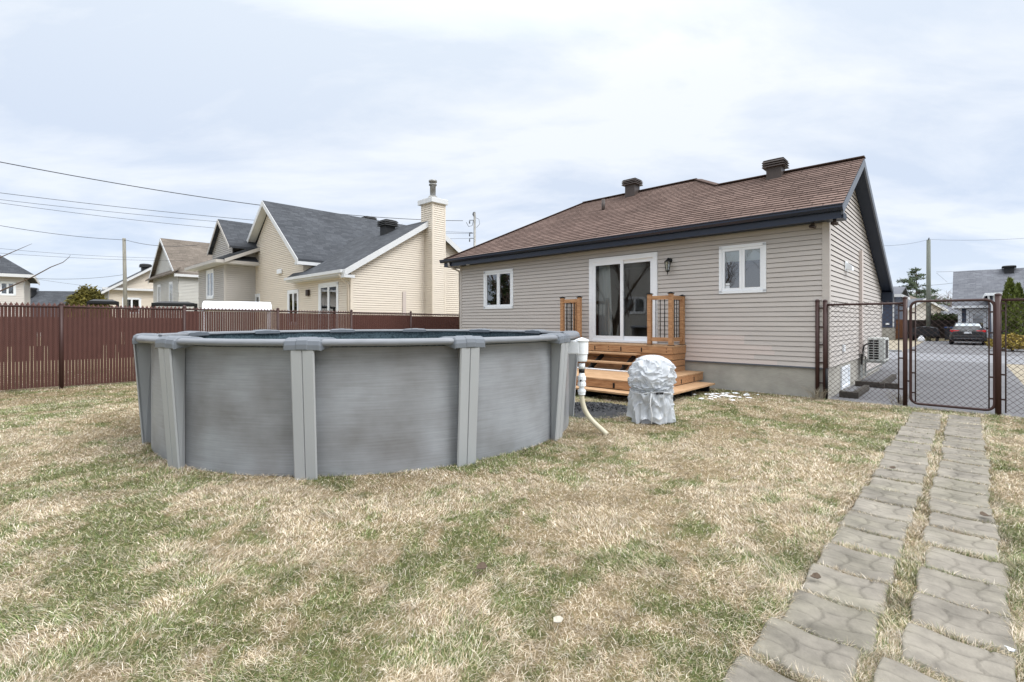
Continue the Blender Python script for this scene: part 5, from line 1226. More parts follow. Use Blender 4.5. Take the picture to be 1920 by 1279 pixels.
s = MB(); s.prism([(-0.9,z-0.35),(0.9,z-0.35),(0.75,z-0.12),(0.3,z-0.02),(-0.3,z-0.02),(-0.75,z-0.12)], (-hw,0,0), (0,1,0), (0,0,1), (2*hw,0,0)); s.build('roof', 'canopy_white', t, bevel=0.05)
for a in (-hw*0.95, hw*0.95):
    for b in (-0.8, 0.8):
        s = MB(); s.tube([(a,b,0),(a,b,z-0.34)], 0.03, 8); s.build('pole', 'white_trim', t)

# ------------------------------------------------------------------ trees
def leaf_cloud(mb, pts, size, rg, up=0.0, asp=2.0):
    for p in pts:
        a = rg.uniform(0, 2*PI); e_ = rg.uniform(-0.8, 0.9) if not up else rg.uniform(0.6, 1.5)
        d = Vector((math.cos(a)*math.cos(e_), math.sin(a)*math.cos(e_), math.sin(e_))); q = d.orthogonal().normalized(); q.rotate(Matrix.Rotation(rg.uniform(0, 6.3), 3, d))
        s_ = size*rg.uniform(0.6, 1.3); p = Vector(p)
        mb.add([p-q*s_/asp*0.5, p+d*s_*0.5-q*s_/asp*0.15, p+d*s_, p+q*s_/asp*0.5], [(0,1,2,3)])
def bare_tree(label, x, y, h, seed, spread=0.5, r0=0.16, depth=5, name='bare_tree', group=None, lean=(0,0)):
    rg = random.Random(seed); t = thing(name, label, 'tree', (x,y,0), 0, group); tr = MB(); tw = MB()
    def grow(p, d, ln, r, lv):
        n = 3; pts = [p.copy()]; rs = [r]; q = p.copy(); dd = d.copy()
        for i in range(n):
            dd = (dd+Vector((rg.uniform(-1,1), rg.uniform(-1,1), rg.uniform(-0.3,0.6)))*0.13).normalized(); q = q+dd*ln/n; pts.append(q.copy()); rs.append(max(0.004, r*(1-0.35*(i+1)/n)))
        (tr if lv < 2 else tw).tube(pts, rs, 6 if lv < 2 else 4, caps=False)
        if lv >= depth: return
        for k in range(rg.randint(2, 4) if lv else 5):
            i = rg.randint(1, n); ax = Vector((rg.uniform(-1,1), rg.uniform(-1,1), 0.0)).normalized()
            nd = (dd*(1-spread*0.5)+ax*spread*rg.uniform(0.5, 1.2)+Vector((0,0,0.25))).normalized()
            grow(pts[i], nd, ln*rg.uniform(0.55, 0.8), rs[i]*0.6, lv+1)
    grow(Vector((0,0,0)), Vector((lean[0],lean[1],1)).normalized(), h*0.36, r0, 0)
    tr.build('trunk', 'bark', t); tw.build('crown', 'twig', t); return t
def conifer(label, x, y, h, wd, seed, leaf='pine_needles', n_=0):
    rg = random.Random(seed); t = thing('pine_tree', label, 'tree', (x,y,0)); tr = MB(); tr.tube([(0,0,0),(0.05,0,h*0.5),(0,0,h)], [h*0.016+0.06, h*0.012, 0.02], 8); cr_ = MB()
    z = h*0.16
    while z < h*0.98:
        f = 1-(z-h*0.12)/(h*0.88); R_ = wd*0.5*(f**0.75)*rg.uniform(0.6, 1.1)+0.12
        for k in range(rg.randint(4, 6)):
            a = rg.uniform(0, 2*PI); R2 = R_*rg.uniform(0.55, 1.1); d = Vector((math.cos(a), math.sin(a), 0)); b0 = Vector((0,0,z))
            tip = b0+d*R2+Vector((0,0,R2*rg.uniform(-0.05, 0.25))); tr.tube([b0, (b0+tip)/2+Vector((0,0,-0.04*R2)), tip], [0.035, 0.022, 0.008], 4, caps=False)
            m = int(10+24*R2)
            pts = [b0+(tip-b0)*min(1.03, rg.uniform(0.35, 1.05))+Vector((rg.gauss(0,0.13), rg.gauss(0,0.13), rg.gauss(0.05,0.10)))*(0.5+0.3*R2) for _ in range(m)]
            leaf_cloud(cr_, pts, 0.34, rg, asp=2.0)
        z += h*0.038
    leaf_cloud(cr_, [(rg.gauss(0,0.1), rg.gauss(0,0.1), h*rg.uniform(0.93, 1.0)) for _ in range(25)], 0.25, rg)
    tr.build('trunk', 'bark', t); cr_.build('crown', leaf, t)
def column_shrub(label, x, y, h, wd, seed, leaf='cedar_leaves', name='cedar', n=2600, group=None, power=0.55, size=0.16):
    rg = random.Random(seed); t = thing(name, label, 'shrub', (x,y,0), 0, group); s = MB(); s.tube([(0,0,0),(0,0,h*0.8)], [0.07, 0.02], 6); s.build('trunk', 'bark', t); c = MB(); pts = []
    while len(pts) < n:
        f = rg.random(); R_ = wd*0.5*min(1, (f/0.08)**0.5)*((1-f)**power)*1.15
        a = rg.uniform(0, 2*PI); lump = 1+0.18*math.sin(a*3+f*9+seed)+0.12*math.sin(a*7-f*17); q = (rg.random()**0.35)*R_*lump
        pts.append((q*math.cos(a), q*math.sin(a), f*h*rg.uniform(0.97, 1.02)))
    leaf_cloud(c, pts, size, rg, up=1, asp=1.8); c.build('crown', leaf, t)
def hedge(label, p0, p1, h, dep, seed, leaf='hedge_leaves', n=5000, name='hedge', size=0.2):
    rg = random.Random(seed); p0 = Vector((*p0,0)); p1 = Vector((*p1,0)); t = thing(name, label, 'hedge', p0); c = MB(); d = p1-p0; nn = d.normalized().cross(Vector((0,0,1))); pts = []
    for k in range(n):
        f = rg.random(); top = h*(0.86+0.2*mn.noise(Vector((f*9+seed, 0, 3)))+0.08*mn.noise(Vector((f*31, seed, 0)))); zz_ = top*(rg.random()**0.6); pts.append(d*f+nn*rg.uniform(-0.5,0.5)*dep+Vector((0,0,zz_)))
    leaf_cloud(c, pts, size, rg, asp=1.8); c.build('foliage', leaf, t); s = MB()
    for k in range(7): q = d*(k+0.5)/7; s.tube([q, q+Vector((0,0,h*0.7))], [0.05,0.02], 5)
    s.build('stems', 'bark', t)

conifer('dark pine out of view at left, mirrored in the window panes', -29, 14.5, 6.0, 6, 31, 'hedge_leaves')
conifer('second dark pine out of view at left of the yard', -21, -1.0, 6.0, 6, 32, 'hedge_leaves')
# round olive shrub past the left fence
def round_shrub(label, x, y, h, wd, seed, leaf, n=2500, name='shrub', size=0.16):
    rg = random.Random(seed); t = thing(name, label, 'shrub', (x,y,0)); c = MB(); pts = []
    for k in range(n):
        a = rg.uniform(0, 2*PI); e_ = math.asin(rg.uniform(-0.2, 1)); q = (rg.random()**0.3)*(1+0.14*mn.noise(Vector((math.cos(a)*2, math.sin(a)*2, e_*2+seed))))
        pts.append((q*wd/2*math.cos(a)*math.cos(e_), q*wd/2*math.sin(a)*math.cos(e_), h*0.3+q*h*0.7*math.sin(e_)))
    leaf_cloud(c, pts, size, rg, asp=1.7); c.build('crown', leaf, t); s = MB(); s.tube([(0,0,0),(0,0,h*0.5)], [0.08,0.03], 6); s.build('trunk', 'bark', t)
x, y = at(165, 32); round_shrub('rounded olive-green shrub beyond the fence, right of grey-roofed bungalow', x, y, zv(541,32)*1.02, 2.6, 4, 'olive_leaves', 9000, size=0.22)
x, y = at(740, 60); bare_tree('slim bare tree whose top shows above the dark roof', x, y, zv(392,60)*1.02, 5, 0.35, 0.1, 4)
# twigs of a bare tree standing outside the left edge
T = thing('bare_tree', 'bare tree at the left edge reaching two thin branches into the view', 'tree', (-11.8, 8.4, 0))
s = MB(); s.tube([(0,0,-0.05),(0.05,0,1.2),(-0.1,0.05,2.6),(0.1,0,4.2)], [0.11,0.09,0.07,0.03], 8); s.build('trunk', 'bark', T)
s = MB()
def branch(px, Y, r):
    pts = [Vector((*at(u,Y), zv(v,Y)))-Vector((-11.8,8.4,0)) for u, v in px]; s.tube(pts, r, 6, caps=False)
branch([(-130,585),(-60,566),(0,546),(60,520),(95,501),(118,492),(129,483),(132,478)], 8.8, [0.03,0.018,0.013,0.010,0.008,0.006,0.004,0.002])
branch([(-160,560),(-60,512),(0,483),(25,472),(60,457)], 8.4, [0.03,0.016,0.009,0.006,0.002])
branch([(-150,575),(-160,560),(-170,540)], 8.4, 0.03)
s.build('branch', 'twig', T)
# right-hand side, across the street
x, y = at(1718, 75); conifer('loose grey-green pine behind the brown-roofed house across the street', x, y, zv(502,75), 12.5, 3)
x, y = at(1893, 26.5); column_shrub('taller pointed cedar beside the blue house across the street', x, y, zv(525,26.5), 1.15, 3, n=3200, group='cedars across the street')
x, y = at(1909, 26.8); column_shrub('shorter pointed cedar beside its taller twin across the street', x, y, zv(534,26.8), 0.95, 8, n=2600, group='cedars across the street')
x, y = at(1898, 24.6); round_shrub('golden ochre shrub at the foot of the cedars', x, y, 0.85, 1.9, 6, 'golden_leaves', 1500)
hedge('dark cedar hedge behind the dark board fence across the street', at(1744,45), at(1800,45), zv(584,45), 1.0, 2)
# far bare wood
s = MB(); rg = random.Random(3)
for k in range(420):
    u = rg.uniform(1672, 2050); Y = rg.uniform(125, 150); x, y = at(u, Y); h = rg.uniform(6.5, 10.5)
    s.tube([(x,y,0),(x+rg.uniform(-0.4,0.4),y,h*0.6),(x+rg.uniform(-0.8,0.8),y,h)], [0.12,0.07,0.02], 3, caps=False)
    for j in range(14):
        z0 = h*rg.uniform(0.3, 0.95); a = rg.uniform(0, 2*PI); l_ = rg.uniform(0.8, 2.2); s.tube([(x,y,z0),(x+l_*math.cos(a), y+l_*math.sin(a), z0+l_*0.7)], [0.045,0.012], 3, caps=False)
tag(s.build('wood', 'twig'), 'far-off bare wood along the horizon', 'wood', kind='stuff')

# ------------------------------------------------------------------ across the street
def lhouse(name, label, x, y): return thing(name, label, 'house', L(x,y,0), RZ)
O_ = lhouse('blue_house', 'slate-blue house with grey roof and white front door across the street', 1.47, 40)
w = MB(); w.lap([[(0,0.3),(4.6,0.3),(4.6,2.85),(0,2.85)],[(0.45,0.35),(1.75,0.35),(1.75,2.5),(0.45,2.5)]], (0,0,0), (1,0,0), (0,0,1), (0,-1,0), 0.13, 0.018, 0.0, 0.25, 0.025)
w.lap([[(1.75,0.3),(9,0.3),(9,3.5),(1.75,3.5)],[(3.0,1.0),(4.4,1.0),(4.4,3.0),(3.0,3.0)]], (0,-6.6,0), (1,0,0), (0,0,1), (0,-1,0), 0.13, 0.018, 0.0, 0.25, 0.025)
w.lap([[(0,0.3),(6.6,0.3),(6.6,3.5),(0,3.5)]], (1.75,0,0), (0,-1,0), (0,0,1), (-1,0,0), 0.13, 0.018)
w.lap([[(0,0.3),(8,0.3),(8,2.85),(4,5.4),(0,2.85)]], (0,8,0), (0,-1,0), (0,0,1), (-1,0,0), 0.13, 0.018)
w.build('siding', 'siding_blue', O_)
s = MB(); s.box(0.02, 8.9, -6.55, 7.9, -0.02, 0.3); s.v = [p for p in s.v]; s = MB(); s.box(0.02,4.6,0.02,7.9,-0.02,0.3); s.box(1.77,8.9,-6.57,0.0,-0.02,0.3); s.build('foundation', 'concrete', O_)
r = MB(); roof_slab(r, [(-0.35,-0.5,2.75),(4.6,-0.5,2.75),(4.6,4.0,5.75),(-0.35,4.0,5.75)], 0.14); roof_slab(r, [(4.6,8.5,2.75),(-0.35,8.5,2.75),(-0.35,4.0,5.75),(4.6,4.0,5.75)], 0.14)
roof_slab(r, [(1.4,-7.1,3.4),(9.4,-7.1,3.4),(5.4,-1.5,6.9)], 0.14); roof_slab(r, [(1.4,5,3.4),(1.4,-7.1,3.4),(5.4,-1.5,6.9),(5.4,5,6.9)], 0.14); roof_slab(r, [(9.4,-7.1,3.4),(9.4,5,3.4),(5.4,5,6.9),(5.4,-1.5,6.9)], 0.14)
r.build('roof', 'shingle_grey', O_)
v = MB(); v.box(-0.35, 1.9, -0.55, -0.501, 2.55, 2.73); v.box(1.4, 9.4, -7.16, -7.101, 3.2, 3.38); v.box(1.34, 1.399, -7.1, -0.5, 3.2, 3.38); v.box(-0.02, 0.2, -0.06, -0.002, 0.3, 2.74); v.box(1.72, 1.95, -6.67, -6.602, 0.3, 3.4)
v.build('trim', 'white_vinyl', O_)
dd_ = MB(); dd_.box(0.45, 0.62, -0.06, 0.05, 0.3, 2.5); dd_.box(1.58, 1.75, -0.06, 0.05, 0.3, 2.5); dd_.box(0.62, 1.58, -0.06, 0.05, 2.3, 2.5); fdoor = dd_.build('front_door', 'white_vinyl', O_)
s = MB(); s.box(0.64, 0.82, -0.03, 0.03, 0.32, 2.29); s.box(1.38, 1.56, -0.03, 0.03, 0.32, 2.29); s.box(0.82, 1.38, -0.03, 0.03, 0.32, 0.75); s.box(0.82,1.38,-0.03,0.03,2.05,2.29); s.build('door_leaf', 'white_vinyl', fdoor)
s = MB(); s.quad((0.82,-0.01,0.75),(1.38,-0.01,0.75),(1.38,-0.01,2.05),(0.82,-0.01,2.05)); s.build('door_glass', 'glass', fdoor); s = MB(); s.box(0.6, 1.6, 0.06, 0.1, 0.3, 2.4); s.build('door_backing', 'dark_void', fdoor)
window(O_, 3.0, 4.4, 1.0, 3.0, y=-6.6, trim=0.12, sash=0.1)
roof_vent(O_, 2.9, 3.6, 5.55, 0.75, 'vent_black', 0.42)
s = MB(); s.tube([(1.5,-7.05,3.2),(1.55,-6.8,2.9),(1.68,-6.72,2.6),(1.68,-6.72,0.2)], 0.05, 6); s.build('downspout', 'white_vinyl', O_)
# small slate-blue house to the left of it
X0, Y0 = at(1676, 41); lx0, ly0 = tol(X0, Y0)
Q = lhouse('slate_house', 'slate-blue house end with a narrow white vent strip, past the bungalow', lx0, ly0)
w = MB(); w.lap([[(-8,1.0),(0,1.0),(0,3.9),(-8,3.9)]], (0,0,0), (1,0,0), (0,0,1), (0,-1,0), 0.13, 0.018, 0.0, 0.25, 0.025); w.lap([[(0,1.0),(8,1.0),(8,3.9),(0,3.9)]], (0,0,0), (0,1,0), (0,0,1), (1,0,0), 0.13, 0.018, 0.0, 0.25, 0.025); w.build('siding', 'siding_blue', Q)
s = MB(); s.box(-8, -0.02, 0.02, 8, -0.05, 1.0); s.build('foundation', 'concrete', Q)
r = MB(); roof_slab(r, [(-8.4,-0.5,3.85),(0.5,-0.5,3.85),(0.5,4,4.7),(-8.4,4,4.7)], 0.12); roof_slab(r, [(0.5,8.5,3.85),(-8.4,8.5,3.85),(-8.4,4,4.7),(0.5,4,4.7)], 0.12); r.build('roof', 'shingle_grey', Q)
s = MB(); s.box(-8.4, 0.5, -0.56, -0.501, 3.6, 3.84); s.box(0.501, 0.55, -0.5, 8, 3.6, 3.84); s.box(-0.08,0.02,-0.03,-0.001,1.0,3.7); s.build('eave_board', 'white_trim', Q)
s = MB(); s.box(-0.85, -0.75, -0.04, -0.02, 2.2, 3.4); s.build('vent_strip', 'white_vinyl', Q)
s = MB(); s.box(-0.55, -0.3, -0.1, -0.02, 1.25, 1.4); s.build('hose_tap', 'white_vinyl', Q)
# brown-roof and beige buildings behind
def far_house(name, label, u0, u1, veave, vpeak, Y, siding, roofm, ridge='x', dep=7):
    x0, x1 = at(u0,Y)[0], at(u1,Y)[0]; e_ = zv(veave,Y); pk = zv(vpeak,Y+(dep/2 if ridge == 'x' else 0)); h = thing(name, label, 'house', (x1,Y,0), 0); wd_ = x1-x0; w = MB()
    if ridge == 'x':
        w.lap([[(-wd_,0),(0,0),(0,e_),(-wd_,e_)]], (0,0,0), (1,0,0), (0,0,1), (0,-1,0), 0.14, 0.018); w.lap([[(0,0),(dep,0),(dep,e_),(dep/2,pk),(0,e_)]], (0,0,0), (0,1,0), (0,0,1), (1,0,0), 0.14, 0.018)
    else:
        w.lap([[(-wd_,0),(0,0),(0,e_),(-wd_/2,pk-0.1),(-wd_,e_)]], (0,0,0), (1,0,0), (0,0,1), (0,-1,0), 0.14, 0.018)
    w.build('siding', siding, h); r = MB(); v = MB(); o = 0.4
    if ridge == 'x':
        roof_slab(r, [(-wd_-o,-o,e_),(o,-o,e_),(o,dep/2,pk),(-wd_-o,dep/2,pk)], 0.14); roof_slab(r, [(o,dep+o,e_),(-wd_-o,dep+o,e_),(-wd_-o,dep/2,pk),(o,dep/2,pk)], 0.14); v.box(-wd_-o, o, -o-0.05, -o-0.001, e_-0.25, e_-0.02)
    else:
        sl_ = (pk-e_)/(wd_/2); roof_slab(r, [(o,-o,e_-sl_*o),(o,dep,e_-sl_*o),(-wd_/2,dep,pk),(-wd_/2,-o,pk)], 0.14); roof_slab(r, [(-wd_-o,dep,e_-sl_*o),(-wd_-o,-o,e_-sl_*o),(-wd_/2,-o,pk),(-wd_/2,dep,pk)], 0.14)
        slopeboard(v, (-wd_-o,-o,e_-sl_*o), (-wd_/2,-o,pk), (0,-0.05,0), 0, 0.28, 0); slopeboard(v, (-wd_/2,-o,pk), (o,-o,e_-sl_*o), (0,-0.05,0), 0, 0.28, 0)
    r.build('roof', roofm, h); v.build('verge_board', 'white_trim', h); return h
far_house('brown_roof_house', 'house with plain brown-grey roof in front of the pine', 1655, 1713, 561, 541, 62, 'siding_pale', 'shingle_taupe', 'x', 8)
far_house('beige_outbuilding', 'beige gabled outbuilding behind the dark fence across the street', 1698, 1764, 577, 559, 52, 'siding_pale', 'shingle_grey', 'y', 9)
far_house('grey_roof_house', 'distant low house with blue-grey roof right of the beige outbuilding', 1752, 1812, 589, 571, 66, 'siding_pale', 'shingle_grey', 'x', 8)
# fences across the street
def board_fence(label, u0, u1, Y, v, mat, Yb=None):
    Yb = Yb or Y; a = Vector((*at(u0,Y),0)); b = Vector((*at(u1,Yb),0)); t = thing('board_fence', label, 'fence', a, 0, None); d = b-a; n = int(d.length/0.16); h = zv(v,Y); s = MB()
    for k in range(n):
        p = d*((k+0.5)/n); u_ = d.normalized()*0.076; q = Vector((0,0.02,0)); hh = h+0.01*math.sin(k*1.7)
        s.add([p-u_-q, p+u_-q, p+u_+q, p-u_+q, p-u_-q+Vector((0,0,hh)), p+u_-q+Vector((0,0,hh)), p+u_+q+Vector((0,0,hh)), p-u_+q+Vector((0,0,hh))], [(3,2,1,0),(4,5,6,7),(0,1,5,4),(1,2,6,5),(2,3,7,6),(3,0,4,7)])
    s.build('boards', mat, t)
    for z in (0.3, h-0.25):
        s = MB(); s.beam(Vector((0,0.06,z)), d+Vector((0,0.06,z)), 0.04, 0.09); s.build('rail', mat, t)
board_fence('dark board fence behind the covered trailer across the street', 1697, 1800, 43, 600, 'dark_wood_fence')
board_fence('reddish-brown board fence beside the slate-blue house end', 1673, 1700, 42, 599, 'tan_wood_fence', 42.5)
# poles
def pole(label, x, y, h, r, mat, lean=0.0):
    t = thing('utility_pole', label, 'pole', (x,y,0)); s = MB(); s.tube([(0,0,-0.3),(-lean*0.5,0,h*0.5),(-lean,0,h)], [r, r*0.9, r*0.78], 12); s.build('shaft', mat, t); return t
x, y = at(236.5, 37); pole('leaning weathered wooden pole behind the left fence', x, y, zv(447,37), 0.14, 'wood_pole', 0.16)
x, y = at(1741, 40); tpole = pole('tall greenish wooden pole across the street by the pine', x, y, zv(450,40), 0.17, 'pole_green'); s = MB(); s.tube([(0,0,zv(450,40)),(0.05,0,zv(446,40))], 0.05, 8); s.build('insulator', 'grey_metal', tpole)
YP = 40; x, y = at(890, YP)
mp_ = pole('grey metal utility pole with insulators between the two houses', x, y, zv(399,YP), 0.12, 'flue_metal')
s = MB(); s.tube([(0,0,zv(408,YP)),(-0.15,0,zv(402,YP)),(-0.1,0,zv(398.5,YP)),(0.05,0,zv(398,YP))], 0.05, 8); s.build('cable_head', 'grey_metal', mp_)
for k, v_ in enumerate((413, 437, 447)):
    s = MB(); s.beam((-0.45,0,zv(v_,YP)), (0.1,0,zv(v_,YP)), 0.04, 0.05); s.tube([(-0.42,0,zv(v_,YP)-0.05),(-0.42,0,zv(v_,YP)-0.28)], 0.05, 8); s.build('insulator', 'grey_metal', mp_)
s = MB(); s.tube([(-0.7,0,zv(417,YP)),(-0.5,0,zv(425,YP)),(-0.2,0,zv(423,YP)),(-0.1,0,zv(413,YP))], 0.02, 5); s.tube([(0.05,0,zv(408,YP)),(0.35,0,zv(411,YP)),(0.42,0,zv(420,YP)),(0.15,0,zv(427,YP))], 0.015, 5); s.build('jumper', 'wire', mp_)
# overhead wires
def wire(label, p, q, sag, r=0.012):
    a = Vector((*at(p[0],p[2]), zv(p[1],p[2]))); b = Vector((*at(q[0],q[2]), zv(q[1],q[2]))); s = MB(); pts = []
    for i in range(33):
        f = i/32; c = a+(b-a)*f; c.z -= sag*4*f*(1-f); pts.append(c)
    s.tube(pts, r, 5); o = s.build('power_line', 'wire'); tag(o, label, 'wire', 'overhead wires')
wire('thickest overhead cable, topmost at the left edge, running to the metal pole', (-60,292,22), (868,414,40), 0.7, 0.022)
wire('second overhead wire from the top at the left edge', (-60,354,26), (885,436,40), 0.45, 0.014)
wire('third overhead wire, just under the second at the left edge', (-60,367,26), (886,438,40), 0.5, 0.011)
wire('fourth overhead wire from the top at the left edge', (-60,372,26), (886,447,40), 0.7, 0.011)
wire('overhead wire meeting the top of the leaning pole', (-60,412,28), (236,450,37), 0.2, 0.016)
wire('overhead wire from the leaning pole top to the taupe house', (236,450,37), (372,459,29), 0.25, 0.016)
wire('thin wire crossing the leaning pole, upper of a close pair', (-60,460,30), (300,484,37), 0.15, 0.009)
wire('thin wire crossing the leaning pole, lower of a close pair', (-60,470,30), (345,489,37), 0.15, 0.009)
wire('low wire reaching the leaning pole from the pale house', (54,521,34), (232,515,37), 0.2, 0.012)
wire('lowest wire sloping down toward the low cream house', (60,522,34), (200,540,46), 0.05, 0.009)
wire('wire rising from the navy verge over the right street', (1640,461,30), (1741,449,40), 0.15, 0.009)
wire('wire running right from the greenish pole top', (1741,449,40), (1990,441,38), 0.2, 0.009)
wire('cable across the street below the pole top, right part', (1660,537,45), (1800,529,44), 0.15, 0.013)
wire('service cable to the roof of the slate-blue house', (1756,510,42), (1875,509,44), -0.02, 0.012)
wire('service cable dropping from pole to the lower street cable', (1756,512,42), (1776,529,44), 0.0, 0.008)

# ------------------------------------------------------------------ vehicles and small things across the street
def sedan():
    t = thing('parked_car', 'black sedan parked facing away on the driveway across the street', 'car', L(2.0, 31.6, 0), RZ)
    # stations along y (rear at 0): y, half width, bottom, belt height
    st = [(0.0,0.70,0.42,0.86),(0.06,0.82,0.32,0.98),(0.35,0.88,0.24,1.04),(0.9,0.90,0.22,1.02),(1.6,0.905,0.2,0.98),(2.6,0.905,0.2,0.95),(3.4,0.89,0.2,0.92),(4.1,0.86,0.24,0.82),(4.45,0.76,0.32,0.7),(4.55,0.6,0.4,0.6)]
    s = MB(); m = 12; V = []
    for y, hw, zb_, zt_ in st:
        pr = [(-hw*0.86,zb_),(-hw*0.97,zb_+0.1),(-hw,zb_+(zt_-zb_)*0.5),(-hw*0.985,zt_-0.1),(-hw*0.93,zt_-0.02),(-hw*0.5,zt_+0.015),(hw*0.5,zt_+0.015),(hw*0.93,zt_-0.02),(hw*0.985,zt_-0.1),(hw,zb_+(zt_-zb_)*0.5),(hw*0.97,zb_+0.1),(hw*0.86,zb_)]
        V += [(a,y,b) for a, b in pr]
    Fq = [(j*m+i, j*m+(i+1) % m, (j+1)*m+(i+1) % m, (j+1)*m+i) for j in range(len(st)-1) for i in range(m)]
    s.add(V, Fq, smooth=True); s.add(V[:m], [tuple(range(m-1,-1,-1))]); s.add(V[-m:], [tuple(range(m))]); s.build('body', 'car_paint', t)
    s = MB(); g_ = [(0.75,0.76,1.02),(1.25,0.62,1.40),(1.75,0.60,1.455),(2.4,0.61,1.44),(3.35,0.78,0.94)]; V = []
    for y, hw, z in g_: V += [(-hw-0.05*(z > 1.2),y,0.96),(-hw,y,z-0.03 if z > 1.2 else z),(-hw*0.8,y,z),(hw*0.8,y,z),(hw,y,z-0.03 if z > 1.2 else z),(hw+0.05*(z > 1.2),y,0.96)]
    s.add(V, [(j*6+i, j*6+i+1, (j+1)*6+i+1, (j+1)*6+i) for j in range(4) for i in range(5)], smooth=True); s.build('cabin', 'car_paint', t)
    pm('car_glass', lin('#c3cdd6'), rough=0.08, var=0.05, spec=0.9)
    s = MB(); s.quad((-0.68,0.80,1.045),(0.68,0.80,1.045),(0.55,1.215,1.385),(-0.55,1.215,1.385)); s.build('rear_window', 'car_glass', t)
    for a in (-1, 1):
        s = MB(); s.prism([(0.30,0.80),(0.80,0.84),(0.86,0.92),(0.80,0.98),(0.40,0.94)], (0,0.02,0), (a,0,0), (0,0,1), (0,0.16,0)); s.build('taillight', 'red_lens', t, bevel=0.01)
        s = MB(); s.box(a*0.98-0.09, a*0.98+0.09, 2.75, 2.88, 1.0, 1.12); s.build('mirror', 'car_paint', t, bevel=0.02)
        for y in (0.85, 3.6):
            s = MB(); s.lathe([(0.2,-0.1),(0.31,-0.1),(0.325,-0.07),(0.325,0.07),(0.31,0.1),(0.2,0.1)], (0,0,0), 24); s.v = [(a*0.80+p[2], y+p[0], 0.325+p[1]) for p in s.v]; wh = s.build('tyre', 'tyre', t)
            s = MB(); s.lathe([(0.0,-0.09),(0.2,-0.09),(0.2,0.09),(0.0,0.09)], (0,0,0), 20, smooth=False); s.v = [(a*0.80+p[2], y+p[0], 0.325+p[1]) for p in s.v]; s.build('rim', 'rim_metal', wh)
    s = MB(); s.box(-0.18, 0.18, -0.025, -0.002, 0.74, 0.86); s.build('licence_plate', 'plate_white', t)
    s = MB(); s.box(-0.74, 0.74, -0.03, 0.05, 0.40, 0.62); s.build('bumper', 'car_paint', t, bevel=0.03); s = MB(); s.box(-0.68, 0.68, -0.034, -0.031, 0.41, 0.43); s.build('bumper_strip', 'rim_metal', t)
    s = MB(); s.lathe([(0,0),(0.05,0),(0.05,0.01),(0,0.01)], (0,0,0), 16); s.v = [(p[0], -0.0-p[2]+0.0, 0.93+p[1]) for p in s.v]; s.build('emblem', 'rim_metal', t)
sedan()
X0, Y0 = at(1735, 38.6); 
t = thing('covered_trailer', 'low utility trailer under a sagging black tarp beside the bin', 'trailer', (X0,Y0,0), RZ)
s = MB(); V = []; n = 16
for j in range(13):
    y = -1.2+2.4*j/12
    for i in range(n):
        f = i/(n-1); x_ = -0.85+1.7*f; z = 0.95+0.16*math.sin(f*PI)+0.03*math.sin(f*23+j) if 0 < i < n-1 else 0.42; V.append((x_*(0.97 if 0 < i < n-1 else 1.03), y, z))
s.add(V, [(j*n+i, j*n+i+1, (j+1)*n+i+1, (j+1)*n+i) for j in range(12) for i in range(n-1)], smooth=True); s.add(V[:n], [tuple(range(n-1,-1,-1))]); s.add(V[-n:], [tuple(range(n))]); s.build('tarp', 'tarp_black', t)
s = MB(); s.box(-0.8, 0.8, -1.1, 1.1, 0.34, 0.45); s.build('chassis', 'black_metal', t)
for a in (-0.72, 0.72):
    for y_ in (-0.6, 0.6):
        s = MB(); s.lathe([(0.12,-0.08),(0.25,-0.08),(0.26,0),(0.25,0.08),(0.12,0.08),(0.12,-0.08)], (0,0,0), 18); s.v = [(a+p[2], y_+p[0], 0.26+p[1]) for p in s.v]; s.build('wheel', 'tyre', t)
X0, Y0 = at(1727.5, 36.8); t = thing('rubbish_bag', 'small white plastic bag on the driveway before the covered trailer', 'bag', (X0,Y0,0)); s = MB()
V = []; n = 14; pr = [(0.20,0.0),(0.24,0.08),(0.21,0.22),(0.13,0.34),(0.05,0.40),(0.09,0.46)]
for r_, z_ in pr:
    for k in range(n): a = 2*PI*k/n; q = r_*(1+0.15*math.sin(a*5+z_*9)); V.append((q*math.cos(a), q*0.8*math.sin(a), z_))
s.add(V, [(j*n+i, j*n+(i+1) % n, (j+1)*n+(i+1) % n, (j+1)*n+i) for j in range(len(pr)-1) for i in range(n)], smooth=True); s.build('bag_body', 'canopy_white', t)
X0, Y0 = at(1780, 39.0); t = thing('wheelie_bin', 'dark wheeled bin with a blue lid between trailer and car', 'bin', (X0,Y0,0), RZ)
s = MB(); s.add([(-0.24,-0.28,0.04),(0.24,-0.28,0.04),(0.24,0.28,0.04),(-0.24,0.28,0.04),(-0.29,-0.36,1.0),(0.29,-0.36,1.0),(0.29,0.36,1.0),(-0.29,0.36,1.0)], [(3,2,1,0),(4,5,6,7),(0,1,5,4),(1,2,6,5),(2,3,7,6),(3,0,4,7)]); s.build('bin_body', 'bin_grey', t, bevel=0.02)
s = MB(); s.box(-0.31, 0.31, -0.4, 0.38, 1.002, 1.08); s.build('lid', 'blue_plastic', t, bevel=0.02)
for a in (-0.26, 0.26):
    s = MB(); s.tube([(a-0.03,0.25,0.1),(a+0.03,0.25,0.1)], 0.1, 14); s.build('wheel', 'tyre', t)
s = MB(); V = []; n = 40; X0 = 6.2
for i in range(n+1):
    f = i/n; hh = 0.16+0.07*mn.noise(Vector((f*9,0,0)))
    for (dy, z_) in ((-0.45,0.0),(-0.2,hh*0.8),(0.1,hh),(0.4,0.0)): V.append(L(X0-0.6+f*16, 30.5+dy+0.3*math.sin(f*7), z_))
